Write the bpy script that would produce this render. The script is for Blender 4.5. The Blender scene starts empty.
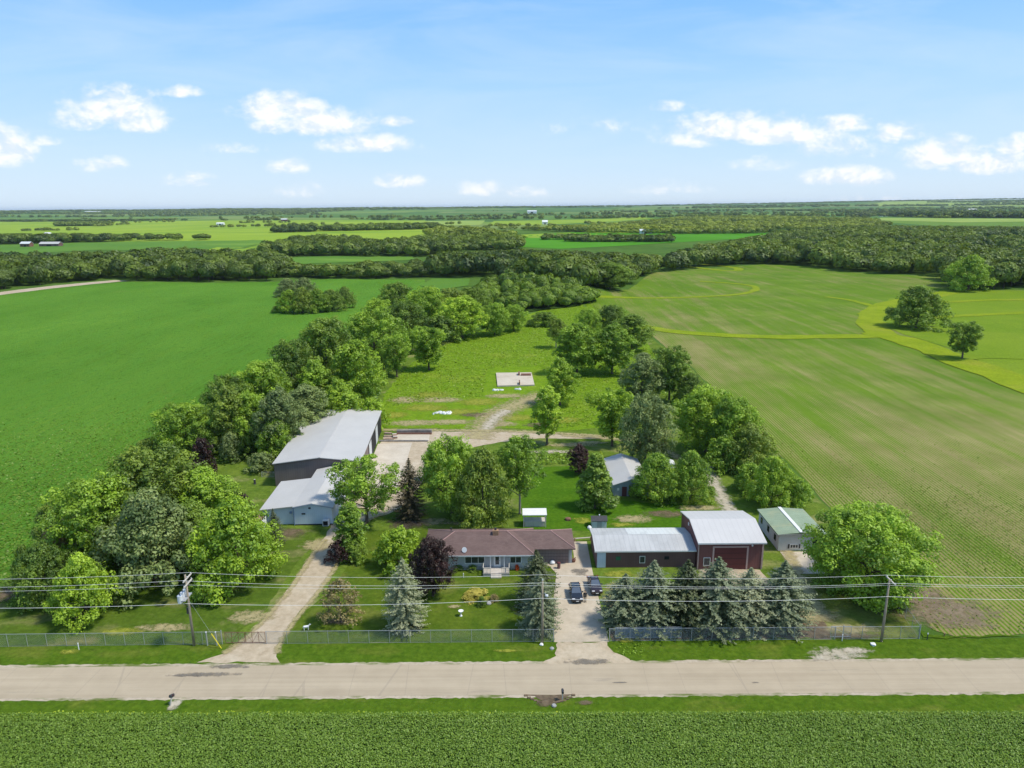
import bpy, bmesh, math, random
import numpy as np
from mathutils import Vector, Matrix
random.seed(7)
RNG = np.random.default_rng(7)
SC = bpy.context.scene
COL = SC.collection
PI = math.pi

# ---------------------------------------------------------------- camera (a drone 54 m above the road side)
CAM_H, FPX = 54.0, 710.0
PITCH, ROLL = math.radians(14.0), math.radians(0.45)
FW = np.array([0, math.cos(PITCH), -math.sin(PITCH)])
U0 = np.array([0, math.sin(PITCH), math.cos(PITCH)])
R0 = np.array([1.0, 0, 0])
RT = R0 * math.cos(ROLL) - U0 * math.sin(ROLL)
UP = R0 * math.sin(ROLL) + U0 * math.cos(ROLL)
cam = bpy.data.cameras.new('camera')
cam.lens = 36.0 * FPX / 1024
cam.sensor_width = 36.0
cam.clip_start = 0.5
cam.clip_end = 60000
co = bpy.data.objects.new('camera', cam)
COL.objects.link(co)
m = Matrix.Identity(4)
for i in range(3):
    m[i][0], m[i][1], m[i][2] = RT[i], UP[i], -FW[i]
m[2][3] = CAM_H
co.matrix_world = m
SC.camera = co

# ---------------------------------------------------------------- terrain height and pixel -> ground
def sstep(a, b, v):
    t = np.clip((v - a) / (b - a), 0, 1)
    return t * t * (3 - 2 * t)

def hgt(x, y):
    x = np.asarray(x, float); y = np.asarray(y, float)
    d = np.sqrt(x * x + y * y)
    near = sstep(240, 420, d) * (1 - sstep(700, 1100, d))
    a = near * (1.2 * np.sin(x / 52 + 0.9 * np.sin(y / 80) + .5) + 0.9 * np.sin(y / 47 + x / 110 + 1.1))
    far = sstep(600, 1600, d)
    b = far * (2.6 * np.sin(x / 310 + y / 700) + 2.2 * np.sin(y / 330 - x / 900 + 2))
    hill = (46 * sstep(4500, 9500, y) + 60 * sstep(300, 8500, x) * sstep(4500, 11000, y)) * (1 - .6 * sstep(11500, 15000, y))
    knoll = 14 * np.exp(-((x - 12) / 44) ** 2 - ((y - 440) / 40) ** 2)
    return a + b + hill + knoll

def at(px, py, z=None):
    d = FW + RT * (px - 512) / FPX - UP * (py - 384) / FPX
    if z is not None:
        t = (z - CAM_H) / d[2]
        return (d[0] * t, d[1] * t)
    if d[2] > -0.0012: d[2] = -0.0012
    t1 = -CAM_H / d[2]
    t = t1 * np.linspace(0.4, 1.15, 700)
    f = CAM_H + d[2] * t - hgt(d[0] * t, d[1] * t)
    k = np.argmax(f < 0)
    if f[k] >= 0: k = 699
    k = max(k, 1)
    w = f[k - 1] / (f[k - 1] - f[k] + 1e-9)
    tt = t[k - 1] + (t[k] - t[k - 1]) * w
    return (float(d[0] * tt), float(d[1] * tt))

def scale_at(x, y, z=0.0):
    return FPX / float(np.array([x, y, z - CAM_H]) @ FW)

def height_for(py, x, y):
    z0 = float(hgt(x, y)); lo, hi = z0, z0 + 40
    for _ in range(40):
        mid = (lo + hi) / 2
        v = np.array([x, y, mid - CAM_H])
        if 384 - FPX * (v @ UP) / (v @ FW) > py: lo = mid
        else: hi = mid
    return lo - z0

# ---------------------------------------------------------------- tagging
def tag(o, label=None, cat=None, group=None, kind=None):
    if label: o['label'] = label
    if cat: o['category'] = cat
    if group: o['group'] = group
    if kind: o['kind'] = kind
    return o

def empty(name, loc, rz=0, label=None, cat=None, group=None):
    o = bpy.data.objects.new(name, None)
    o.empty_display_size = 0.5
    o.location = loc; o.rotation_euler = (0, 0, rz)
    COL.objects.link(o)
    return tag(o, label, cat, group)

def copy_tree(o, parent=None):
    c = o.copy(); COL.objects.link(c)
    if parent is not None:
        c.parent = parent
        c.matrix_parent_inverse = o.matrix_parent_inverse.copy()
    for ch in o.children: copy_tree(ch, c)
    return c

# ---------------------------------------------------------------- mesh builder
class MB:
    def __init__(s): s.v = []; s.f = []
    def poly(s, pts):
        b = len(s.v); s.v += [tuple(p) for p in pts]; s.f.append(tuple(range(b, b + len(pts)))); return s
    def hexa(s, p):
        b = len(s.v); s.v += [tuple(q) for q in p]
        for f in ((3, 2, 1, 0), (4, 5, 6, 7), (0, 1, 5, 4), (1, 2, 6, 5), (2, 3, 7, 6), (3, 0, 4, 7)):
            s.f.append(tuple(b + i for i in f))
        return s
    def box(s, x0, x1, y0, y1, z0, z1):
        return s.hexa([(x0, y0, z0), (x1, y0, z0), (x1, y1, z0), (x0, y1, z0), (x0, y0, z1), (x1, y0, z1), (x1, y1, z1), (x0, y1, z1)])
    def prism(s, outline, axis, a, b):
        """outline in the plane across the axis, extruded from a to b"""
        n = len(outline); base = len(s.v)
        for t in (a, b):
            for (u, w) in outline:
                s.v.append((u, t, w) if axis == 'y' else ((t, u, w) if axis == 'x' else (u, w, t)))
        s.f.append(tuple(base + i for i in range(n))[::-1]); s.f.append(tuple(base + n + i for i in range(n)))
        for i in range(n):
            j = (i + 1) % n
            s.f.append((base + i, base + j, base + n + j, base + n + i))
        return s
    def tube(s, path, radii, n=6, cap=True):
        path = [Vector(p) for p in path]
        if not hasattr(radii, '__len__'): radii = [radii] * len(path)
        base = len(s.v)
        for i, p in enumerate(path):
            d = (path[min(i + 1, len(path) - 1)] - path[max(i - 1, 0)]).normalized()
            a = d.cross(Vector((0, 0, 1)))
            if a.length < 1e-3: a = d.cross(Vector((1, 0, 0)))
            a.normalize(); b = d.cross(a)
            for k in range(n):
                t = 2 * PI * k / n
                s.v.append(tuple(p + (a * math.cos(t) + b * math.sin(t)) * radii[i]))
        for i in range(len(path) - 1):
            for k in range(n):
                k2 = (k + 1) % n
                s.f.append((base + i * n + k, base + i * n + k2, base + (i + 1) * n + k2, base + (i + 1) * n + k))
        if cap:
            s.f.append(tuple(base + k for k in range(n))[::-1])
            e = base + (len(path) - 1) * n
            s.f.append(tuple(e + k for k in range(n)))
        return s
    def lathe(s, cx, cy, prof, n=12):
        base = len(s.v)
        for (r, z) in prof:
            for k in range(n):
                t = 2 * PI * k / n
                s.v.append((cx + r * math.cos(t), cy + r * math.sin(t), z))
        for i in range(len(prof) - 1):
            for k in range(n):
                k2 = (k + 1) % n
                s.f.append((base + i * n + k, base + i * n + k2, base + (i + 1) * n + k2, base + (i + 1) * n + k))
        s.f.append(tuple(base + k for k in range(n))[::-1])
        e = base + (len(prof) - 1) * n
        s.f.append(tuple(e + k for k in range(n)))
        return s
    def build(s, name, mat, parent=None, fix=True, bevel=0, smooth=False):
        me = bpy.data.meshes.new(name)
        me.from_pydata(s.v, [], s.f)
        if fix:
            bm = bmesh.new(); bm.from_mesh(me)
            bmesh.ops.recalc_face_normals(bm, faces=bm.faces)
            bm.to_mesh(me); bm.free()
        me.materials.append(mat)
        if smooth:
            for p in me.polygons: p.use_smooth = True
        o = bpy.data.objects.new(name, me)
        COL.objects.link(o)
        if parent is not None: o.parent = parent
        if bevel:
            b = o.modifiers.new('bevel', 'BEVEL'); b.width = bevel; b.segments = 2; b.limit_method = 'ANGLE'
        return o

def np_mesh(name, verts, quads, mat, rnd=None, parent=None, link=True):
    me = bpy.data.meshes.new(name)
    nv, nq = len(verts), len(quads)
    k = quads.shape[1]
    me.vertices.add(nv); me.vertices.foreach_set('co', np.ascontiguousarray(verts, np.float32).ravel())
    me.loops.add(nq * k); me.loops.foreach_set('vertex_index', np.ascontiguousarray(quads, np.int32).ravel())
    me.polygons.add(nq); me.polygons.foreach_set('loop_start', np.arange(0, nq * k, k, dtype=np.int32))
    me.update(calc_edges=True)
    if rnd is not None:
        a = me.attributes.new('rnd', 'FLOAT', 'FACE'); a.data.foreach_set('value', np.ascontiguousarray(rnd, np.float32))
    if mat is not None: me.materials.append(mat)
    if not link: return me
    o = bpy.data.objects.new(name, me); COL.objects.link(o)
    if parent is not None: o.parent = parent
    return o

# ---------------------------------------------------------------- materials
def new_mat(name):
    mt = bpy.data.materials.new(name); mt.use_nodes = True
    nt = mt.node_tree; nt.nodes.clear()
    out = nt.nodes.new('ShaderNodeOutputMaterial')
    return mt, nt, out

def ramp(nt, fac, stops):
    r = nt.nodes.new('ShaderNodeValToRGB')
    while len(r.color_ramp.elements) < len(stops): r.color_ramp.elements.new(0.5)
    for e, (p, c) in zip(r.color_ramp.elements, stops):
        e.position = p; e.color = (c[0], c[1], c[2], 1)
    nt.links.new(fac, r.inputs[0])
    return r.outputs[0]

def noise(nt, vec, scale, detail=4, rough=0.55, dist=0.0):
    n = nt.nodes.new('ShaderNodeTexNoise')
    n.inputs['Scale'].default_value = scale; n.inputs['Detail'].default_value = detail
    n.inputs['Roughness'].default_value = rough; n.inputs['Distortion'].default_value = dist
    if vec is not None: nt.links.new(vec, n.inputs['Vector'])
    return n.outputs['Fac']

def mix(nt, fac, a, b, mode='MIX'):
    n = nt.nodes.new('ShaderNodeMix'); n.data_type = 'RGBA'; n.blend_type = mode
    if hasattr(fac, 'links') or not isinstance(fac, (int, float)): nt.links.new(fac, n.inputs[0])
    else: n.inputs[0].default_value = fac
    for s, i in ((a, 6), (b, 7)):
        if isinstance(s, (tuple, list)): n.inputs[i].default_value = (*s[:3], 1)
        else: nt.links.new(s, n.inputs[i])
    return n.outputs[2]

def math_n(nt, op, a, b=None, clamp=False):
    n = nt.nodes.new('ShaderNodeMath'); n.operation = op; n.use_clamp = clamp
    for i, s in enumerate((a, b)):
        if s is None: continue
        if isinstance(s, (int, float)): n.inputs[i].default_value = s
        else: nt.links.new(s, n.inputs[i])
    return n.outputs[0]

def vmap(nt, vec, scale=(1, 1, 1), rot=(0, 0, 0)):
    n = nt.nodes.new('ShaderNodeMapping')
    n.inputs['Scale'].default_value = scale; n.inputs['Rotation'].default_value = rot
    nt.links.new(vec, n.inputs['Vector'])
    return n.outputs[0]

def pos(nt):
    return nt.nodes.new('ShaderNodeNewGeometry').outputs['Position']

def objco(nt):
    return nt.nodes.new('ShaderNodeTexCoord').outputs['Object']

def finish(nt, out, color, rough=0.9, spec=0.2, bump=None, bump_s=0.3, bump_d=0.1, metal=0.0):
    p = nt.nodes.new('ShaderNodeBsdfPrincipled')
    if isinstance(color, (tuple, list)): p.inputs['Base Color'].default_value = (*color[:3], 1)
    else: nt.links.new(color, p.inputs['Base Color'])
    if isinstance(rough, (int, float)): p.inputs['Roughness'].default_value = rough
    else: nt.links.new(rough, p.inputs['Roughness'])
    p.inputs['Specular IOR Level'].default_value = spec if spec > .18 else 0.02
    p.inputs['Metallic'].default_value = metal
    if bump is not None:
        b = nt.nodes.new('ShaderNodeBump'); b.inputs['Strength'].default_value = bump_s; b.inputs['Distance'].default_value = bump_d
        nt.links.new(bump, b.inputs['Height']); nt.links.new(b.outputs[0], p.inputs['Normal'])
    nt.links.new(p.outputs[0], out.inputs['Surface'])
    return p

def ground_mat(name, layers, bump_scale=3.0, bump_s=0.6, bump_d=0.15, rough=0.95, grain=1.0):
    """layers: first = (dark, light, noise scale); the others = (colour, scale, low, high, strength, stretch)"""
    mt, nt, out = new_mat(name)
    P = pos(nt)
    d, l, s = layers[0]
    c = ramp(nt, noise(nt, P, s, 6, 0.65), [(0.3, d), (0.7, l)])
    for (col, sc, lo, hi, st, stretch) in layers[1:]:
        v = vmap(nt, P, stretch) if stretch else P
        f = noise(nt, v, sc, 5, 0.6)
        mr = nt.nodes.new('ShaderNodeMapRange'); mr.inputs[1].default_value = lo; mr.inputs[2].default_value = hi
        mr.inputs[3].default_value = 0; mr.inputs[4].default_value = st
        nt.links.new(f, mr.inputs[0])
        c = mix(nt, mr.outputs[0], c, col)
    c = mix(nt, grain, c, ramp(nt, noise(nt, P, 1.6, 6, 0.75), [(0.3, (.68, .68, .66)), (0.7, (1.32, 1.30, 1.28))]), 'MULTIPLY')
    bp = noise(nt, P, bump_scale, 5, 0.7)
    finish(nt, out, c, rough, 0.1, bp, bump_s, bump_d)
    return mt

def leaf_mat(name, dark, light, trans=0.30):
    mt, nt, out = new_mat(name)
    at_ = nt.nodes.new('ShaderNodeAttribute'); at_.attribute_name = 'rnd'
    oi = nt.nodes.new('ShaderNodeObjectInfo')
    f = math_n(nt, 'ADD', at_.outputs['Fac'], math_n(nt, 'MULTIPLY', math_n(nt, 'SUBTRACT', oi.outputs['Random'], 0.5), 0.5), True)
    c = ramp(nt, f, [(0.0, dark), (1.0, light)])
    dn = nt.nodes.new('ShaderNodeBsdfDiffuse'); nt.links.new(c, dn.inputs[0])
    tn = nt.nodes.new('ShaderNodeBsdfTranslucent')
    nt.links.new(mix(nt, 0.5, c, (light[0] * 1.3, light[1] * 1.25, light[2] * .8)), tn.inputs[0])
    g = nt.nodes.new('ShaderNodeBsdfGlossy'); g.inputs['Roughness'].default_value = 0.55
    g.inputs[0].default_value = (0.9, 1.0, 0.9, 1)
    m1 = nt.nodes.new('ShaderNodeMixShader'); m1.inputs[0].default_value = trans
    nt.links.new(dn.outputs[0], m1.inputs[1]); nt.links.new(tn.outputs[0], m1.inputs[2])
    m2 = nt.nodes.new('ShaderNodeMixShader'); m2.inputs[0].default_value = 0.035
    nt.links.new(m1.outputs[0], m2.inputs[1]); nt.links.new(g.outputs[0], m2.inputs[2])
    nt.links.new(m2.outputs[0], out.inputs['Surface'])
    return mt

def paint_mat(name, col, rough=0.6, var=0.12, scale=1.5, spec=0.3, metal=0.0, rib=None, rib_col=None, stain=None):
    """plain paint or metal with weather variation; rib = (axis index, spacing) draws sheet-metal ribs in the bump and a seam tone"""
    mt, nt, out = new_mat(name)
    O = objco(nt)
    n = noise(nt, vmap(nt, O, (1, 1, 0.35)), scale, 5, 0.6)
    c = ramp(nt, n, [(0.3, [v * (1 - var) for v in col]), (0.7, [min(v * (1 + var), 1) for v in col])])
    if stain:
        sc, ss, lo, hi, st, sz = stain
        mr = nt.nodes.new('ShaderNodeMapRange'); mr.inputs[1].default_value = lo; mr.inputs[2].default_value = hi; mr.inputs[4].default_value = st
        nt.links.new(noise(nt, vmap(nt, O, sz), ss, 5, 0.65), mr.inputs[0])
        c = mix(nt, mr.outputs[0], c, sc)
    bp = None
    if rib:
        sx = nt.nodes.new('ShaderNodeSeparateXYZ'); nt.links.new(O, sx.inputs[0])
        a = math_n(nt, 'FRACT', math_n(nt, 'DIVIDE', sx.outputs[rib[0]], rib[1]))
        a = math_n(nt, 'LESS_THAN', a, 0.14)
        bp = a
        if rib_col: c = mix(nt, math_n(nt, 'MULTIPLY', a, 0.5), c, rib_col)
    finish(nt, out, c, rough, spec, bp, 0.5, 0.03, metal)
    return mt

M = {}
M['trunk'] = paint_mat('bark', (0.13, 0.10, 0.075), 0.9, 0.35, 4)
M['pale_bark'] = paint_mat('pale_bark', (0.36, 0.31, 0.25), 0.9, 0.3, 4)
LEAF = dict(
    mid=((0.062, 0.140, 0.014), (0.172, 0.318, 0.032)),
    bright=((0.090, 0.190, 0.013), (0.215, 0.370, 0.034)),
    dark=((0.048, 0.104, 0.015), (0.122, 0.225, 0.032)),
    grey=((0.078, 0.140, 0.062), (0.185, 0.285, 0.135)),
    lime=((0.120, 0.250, 0.010), (0.220, 0.400, 0.026)),
    purple=((0.018, 0.007, 0.011), (0.050, 0.018, 0.028)),
    bluespruce=((0.075, 0.125, 0.100), (0.200, 0.280, 0.245)),
    silverspruce=((0.120, 0.180, 0.155), (0.300, 0.385, 0.350)),
    darkspruce=((0.034, 0.062, 0.032), (0.090, 0.130, 0.070)),
    brownspruce=((0.060, 0.060, 0.045), (0.125, 0.115, 0.085)),
    olive=((0.062, 0.120, 0.018), (0.150, 0.245, 0.036)),
    sparse=((0.105, 0.105, 0.060), (0.190, 0.185, 0.115)),
    yellow=((0.160, 0.260, 0.012), (0.330, 0.450, 0.028)),
    wood=((0.019, 0.046, 0.008), (0.092, 0.158, 0.018)),
    domed=((0.034, 0.080, 0.009), (0.125, 0.230, 0.020)),
    woodlight=((0.055, 0.098, 0.012), (0.150, 0.225, 0.026)),
    crop=((0.050, 0.140, 0.016), (0.180, 0.335, 0.055)),
    bean=((0.080, 0.180, 0.012), (0.142, 0.275, 0.026)),
    seedling=((0.070, 0.150, 0.014), (0.150, 0.250, 0.030)),
    weed=((0.105, 0.205, 0.012), (0.200, 0.345, 0.026)),
    paleflower=((0.260, 0.300, 0.060), (0.480, 0.500, 0.160)),
    orange=((0.350, 0.060, 0.015), (0.600, 0.120, 0.020)),
)
for k, (a, b) in LEAF.items():
    g_ = 1.0 if 'spruce' in k or k in ('purple', 'crop', 'paleflower', 'orange', 'weed', 'bean', 'seedling', 'lime') else 1.45 if k != 'grey' else 1.15
    M['leaf_' + k] = leaf_mat('leaf_' + k, (a[0] * g_ * 1.12, a[1] * g_ * .95, a[2] * g_ * .6), (b[0] * g_ * 1.36, b[1] * g_ * 1.1, b[2] * g_ * .7))
# ---------------------------------------------------------------- ground sheets
import mathutils.geometry as mgeo
LATE = []
def geo_lines(lo, hi, fine, fine_lo, fine_hi, grow=1.12):
    L = list(np.arange(fine_lo, fine_hi + fine / 2, fine))
    s, v = fine, fine_hi
    while v < hi: s *= grow; v += s; L.append(v)
    s, v = fine, fine_lo
    while v > lo: s *= grow; v -= s; L.append(v)
    return np.array(sorted(L))
XL = geo_lines(-38000, 38000, 10, -560, 560)
YL = geo_lines(-400, 40000, 10, 0, 900)

M['ground'] = None
def ground_material():
    mt, nt, out = new_mat('countryside')
    P = pos(nt)
    # far patchwork of fields; each field one crop colour
    br = nt.nodes.new('ShaderNodeTexBrick')
    br.inputs['Scale'].default_value = 1.0; br.inputs['Mortar Size'].default_value = 0.0
    br.inputs['Brick Width'].default_value = 640; br.inputs['Row Height'].default_value = 420
    br.inputs['Color1'].default_value = (0, 0, 0, 1); br.inputs['Color2'].default_value = (1, 1, 1, 1)
    nt.links.new(vmap(nt, P, (1, 1, 1), (0, 0, 0.06)), br.inputs['Vector'])
    field = ramp(nt, br.outputs['Color'], [(0.0, (0.045, 0.115, 0.03)), (0.3, (0.09, 0.19, 0.03)), (0.55, (0.075, 0.16, 0.035)), (0.8, (0.17, 0.27, 0.04)), (1.0, (0.23, 0.26, 0.10))])
    near = ramp(nt, noise(nt, P, 0.05, 7, 0.65), [(0.3, (0.045, 0.10, 0.015)), (0.7, (0.095, 0.175, 0.028))])
    ln = nt.nodes.new('ShaderNodeVectorMath'); ln.operation = 'LENGTH'; nt.links.new(P, ln.inputs[0])
    mr = nt.nodes.new('ShaderNodeMapRange'); mr.inputs[1].default_value = 1500; mr.inputs[2].default_value = 1900
    nt.links.new(ln.outputs['Value'], mr.inputs[0])
    c = mix(nt, mr.outputs[0], near, field)
    c = mix(nt, 0.25, c, ramp(nt, noise(nt, P, 0.004, 5, 0.6), [(0.35, (0.04, 0.09, 0.02)), (0.65, (0.16, 0.25, 0.05))]))
    finish(nt, out, c, 0.95, 0.1, noise(nt, P, 2.2, 5, 0.7), 0.6, 0.2)
    return mt
gx, gy = np.meshgrid(XL, YL)
gv = np.stack([gx, gy, hgt(gx, gy)], -1).reshape(-1, 3)
nx, ny = len(XL), len(YL)
ii = (np.arange(ny - 1)[:, None] * nx + np.arange(nx - 1)[None, :]).ravel()
gq = np.stack([ii, ii + 1, ii + nx + 1, ii + nx], -1)
M['ground'] = ground_material()
g = np_mesh('ground', gv, gq, M['ground']); tag(g, kind='structure')

def rag(pts, step=1.2, amp=0.25, closed=True):
    out = []
    n = len(pts)
    for i in range(n if closed else n - 1):
        a = Vector(pts[i]); b = Vector(pts[(i + 1) % n])
        k = max(1, int((b - a).length / step))
        for j in range(k):
            p = a.lerp(b, j / k)
            out.append((p.x + random.uniform(-amp, amp), p.y + random.uniform(-amp, amp)))
    return out

def sheet(name, pts, mat, z, ragged=None, kind='structure', label=None):
    if ragged: pts = rag(pts, *ragged)
    bm = bmesh.new()
    n = len(pts)
    cv_, _, cf_, _, _, _ = mgeo.delaunay_2d_cdt([Vector(p) for p in pts], [(i, (i + 1) % n) for i in range(n)], [list(range(n))], 1, 1e-4)
    vs = [bm.verts.new((p[0], p[1], 0)) for p in cv_]
    for f in cf_: bm.faces.new([vs[i] for i in f])
    P = np.array([(v.co.x, v.co.y) for v in bm.verts])
    if np.sqrt((P ** 2).sum(1)).max() > 236:
        for L, ax in ((XL, 0), (YL, 1)):
            lo, hi = P[:, ax].min(), P[:, ax].max()
            for t in L[(L > lo + .01) & (L < hi - .01)]:
                no = (1, 0, 0) if ax == 0 else (0, 1, 0)
                pt = (t, 0, 0) if ax == 0 else (0, t, 0)
                bmesh.ops.bisect_plane(bm, geom=bm.verts[:] + bm.edges[:] + bm.faces[:], dist=1e-5, plane_co=pt, plane_no=no)
    co_ = np.array([v.co[:] for v in bm.verts])
    hh = hgt(co_[:, 0], co_[:, 1])
    for v, h_ in zip(bm.verts, hh): v.co.z = float(h_) + z
    bm.normal_update()
    for f in bm.faces:
        if f.normal.z < 0: f.normal_flip()
    me = bpy.data.meshes.new(name); bm.to_mesh(me); bm.free()
    me.materials.append(mat)
    o = bpy.data.objects.new(name, me); COL.objects.link(o)
    return tag(o, kind=kind, label=label)

def px(pts): return [at(*p) for p in pts]

def ribbon(name, pts, width, mat, z, ragged=None):
    P = [Vector(at(*p)) for p in pts]
    # smooth the line
    for _ in range(2):
        Q = [P[0]]
        for a, b in zip(P, P[1:]): Q += [a.lerp(b, .25), a.lerp(b, .75)]
        P = Q + [P[-1]]
    L, Rr = [], []
    for i, p in enumerate(P):
        d = (P[min(i + 1, len(P) - 1)] - P[max(i - 1, 0)]).normalized()
        nrm = Vector((-d.y, d.x)); w = (width[0] + (width[1] - width[0]) * i / (len(P) - 1)) / 2 if hasattr(width, '__len__') else width / 2
        w *= random.uniform(.85, 1.15)
        L.append(tuple(p + nrm * w)); Rr.append(tuple(p - nrm * w))
    return sheet(name, L + Rr[::-1], mat, z, ragged)

# --- field and lawn materials
M['verge'] = ground_mat('verge_grass', [((0.052, 0.108, 0.008), (0.094, 0.158, 0.013), 0.9), ((0.19, 0.19, 0.04), 0.22, 0.54, 0.75, 0.6, (.5, 1, 1)), ((0.03, 0.08, 0.008), 1.7, 0.55, 0.75, 0.5, None)], 5)
M['lawn'] = ground_mat('front_lawn', [((0.058, 0.108, 0.010), (0.112, 0.158, 0.018), 0.35), ((0.19, 0.19, 0.05), 0.13, 0.54, 0.72, 0.65, None), ((0.035, 0.085, 0.008), 1.3, 0.55, 0.75, 0.4, None)], 5)
M['mown'] = ground_mat('mown_lawn', [((0.044, 0.118, 0.007), (0.078, 0.162, 0.010), 0.2), ((0.14, 0.27, 0.02), 0.08, 0.58, 0.75, 0.5, None)], 6, 0.4)
M['left_lawn'] = ground_mat('left_lawn', [((0.054, 0.102, 0.011), (0.100, 0.155, 0.020), 0.3), ((0.26, 0.23, 0.11), 0.12, 0.54, 0.72, 0.75, (1, 1.8, 1)), ((0.03, 0.07, 0.008), 1.0, 0.55, 0.75, 0.4, None)], 4)
M['dry_lawn'] = ground_mat('dry_lawn', [((0.105, 0.140, 0.022), (0.195, 0.215, 0.055), 0.35), ((0.36, 0.32, 0.17), 0.13, 0.52, 0.68, 0.75, None), ((0.06, 0.12, 0.012), 0.6, 0.5, 0.72, 0.6, None)], 4)
M['meadow'] = ground_mat('meadow_grass', [((0.115, 0.215, 0.010), (0.195, 0.310, 0.020), 0.35), ((0.30, 0.34, 0.05), 0.06, 0.55, 0.72, 0.5, None), ((0.04, 0.13, 0.01), 0.8, 0.55, 0.7, 0.6, None)], 1.6, 1.0, 0.4)
M['yard'] = ground_mat('yard_grass', [((0.075, 0.135, 0.016), (0.145, 0.205, 0.030), 0.3), ((0.34, 0.29, 0.15), 0.09, 0.55, 0.70, 0.7, (1, 1.4, 1)), ((0.04, 0.09, 0.01), 0.7, 0.55, 0.75, 0.5, None)], 3)
M['gravel'] = ground_mat('gravel', [((0.36, 0.29, 0.20), (0.50, 0.415, 0.305), 1.1), ((0.58, 0.51, 0.40), 0.25, 0.5, 0.7, 0.6, None), ((0.24, 0.20, 0.13), 0.5, 0.60, 0.75, 0.45, None)], 9, 0.5, 0.05, grain=.22)
M['concrete'] = ground_mat('drive_concrete', [((0.43, 0.365, 0.275), (0.53, 0.455, 0.355), 0.5), ((0.33, 0.28, 0.21), 0.12, 0.55, 0.75, 0.5, None), ((0.22, 0.19, 0.15), 0.9, 0.68, 0.78, 0.35, None)], 12, 0.2, 0.02, grain=.22)
M['pad'] = ground_mat('pad_concrete', [((0.46, 0.40, 0.32), (0.58, 0.52, 0.43), 0.25), ((0.36, 0.30, 0.22), 0.14, 0.55, 0.72, 0.5, None)], 8, 0.3, 0.03, grain=.22)
M['soil'] = ground_mat('bare_soil', [((0.10, 0.075, 0.05), (0.19, 0.145, 0.10), 0.8), ((0.07, 0.09, 0.03), 0.4, 0.58, 0.72, 0.6, None)], 5, 0.8, 0.1)

def road_material():
    mt, nt, out = new_mat('road_surface')
    P = pos(nt)
    c = ramp(nt, noise(nt, P, 0.35, 6, 0.6), [(0.3, (0.378, 0.308, 0.210)), (0.7, (0.445, 0.366, 0.255))])
    c = mix(nt, 0.32, c, ramp(nt, noise(nt, vmap(nt, P, (0.02, 1, 1)), 1.1, 5, 0.65), [(0.35, (0.29, 0.24, 0.185)), (0.65, (0.47, 0.40, 0.31))]))
    mr = nt.nodes.new('ShaderNodeMapRange'); mr.inputs[1].default_value = .62; mr.inputs[2].default_value = .75; mr.inputs[4].default_value = .55
    nt.links.new(noise(nt, vmap(nt, P, (0.14, 1.2, 1)), 0.5, 6, 0.7), mr.inputs[0])
    c = mix(nt, mr.outputs[0], c, (0.20, 0.18, 0.155))
    # tar-sealed cracks
    v = nt.nodes.new('ShaderNodeTexVoronoi'); v.feature = 'DISTANCE_TO_EDGE'; v.inputs['Scale'].default_value = 0.16
    nt.links.new(vmap(nt, P, (1.0, 0.10, 1)), v.inputs['Vector'])
    cr = math_n(nt, 'LESS_THAN', v.outputs['Distance'], 0.006)
    c = mix(nt, math_n(nt, 'MULTIPLY', cr, 0.22), c, (0.2, 0.175, 0.15))
    finish(nt, out, c, 0.9, 0.2, noise(nt, P, 14, 3, 0.7), 0.2, 0.02)
    return mt
M['road'] = road_material()
M['shoulder'] = ground_mat('road_shoulder', [((0.36, 0.30, 0.22), (0.50, 0.43, 0.33), 1.4), ((0.11, 0.15, 0.03), 0.6, 0.50, 0.62, 0.9, (0.3, 1, 1)), ((0.10, 0.09, 0.07), 0.8, 0.64, 0.74, 0.7, (0.4, 1, 1))], 9, 0.6, 0.05, grain=.22)

def left_field_material():
    mt, nt, out = new_mat('bean_field')
    P = pos(nt)
    c = ramp(nt, noise(nt, vmap(nt, P, (1, .5, 1)), 0.02, 6, 0.65), [(0.35, (0.078, 0.182, 0.014)), (0.7, (0.150, 0.290, 0.032))])
    # drilled rows running away over the rise, and leaf clumps
    rows = noise(nt, vmap(nt, P, (1.2, 0.06, 1)), 1.0, 5, 0.65)
    mr = nt.nodes.new('ShaderNodeMapRange'); mr.inputs[1].default_value = .40; mr.inputs[2].default_value = .62; mr.inputs[4].default_value = .8
    nt.links.new(rows, mr.inputs[0])
    c = mix(nt, mr.outputs[0], c, (0.100, 0.255, 0.030))
    mr2 = nt.nodes.new('ShaderNodeMapRange'); mr2.inputs[1].default_value = .52; mr2.inputs[2].default_value = .68; mr2.inputs[4].default_value = .55
    nt.links.new(noise(nt, vmap(nt, P, (1, 0.45, 1)), 0.9, 5, 0.7), mr2.inputs[0])
    c = mix(nt, mr2.outputs[0], c, (0.030, 0.110, 0.008))
    mr3 = nt.nodes.new('ShaderNodeMapRange'); mr3.inputs[1].default_value = .64; mr3.inputs[2].default_value = .76; mr3.inputs[4].default_value = .5
    nt.links.new(noise(nt, P, 0.018, 4, 0.55, 1.0), mr3.inputs[0])
    c = mix(nt, mr3.outputs[0], c, (0.14, 0.21, 0.035))
    finish(nt, out, c, 0.9, 0.15, noise(nt, P, 1.3, 5, 0.75), 1.0, 0.7)
    return mt
M['beans'] = left_field_material()

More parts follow.
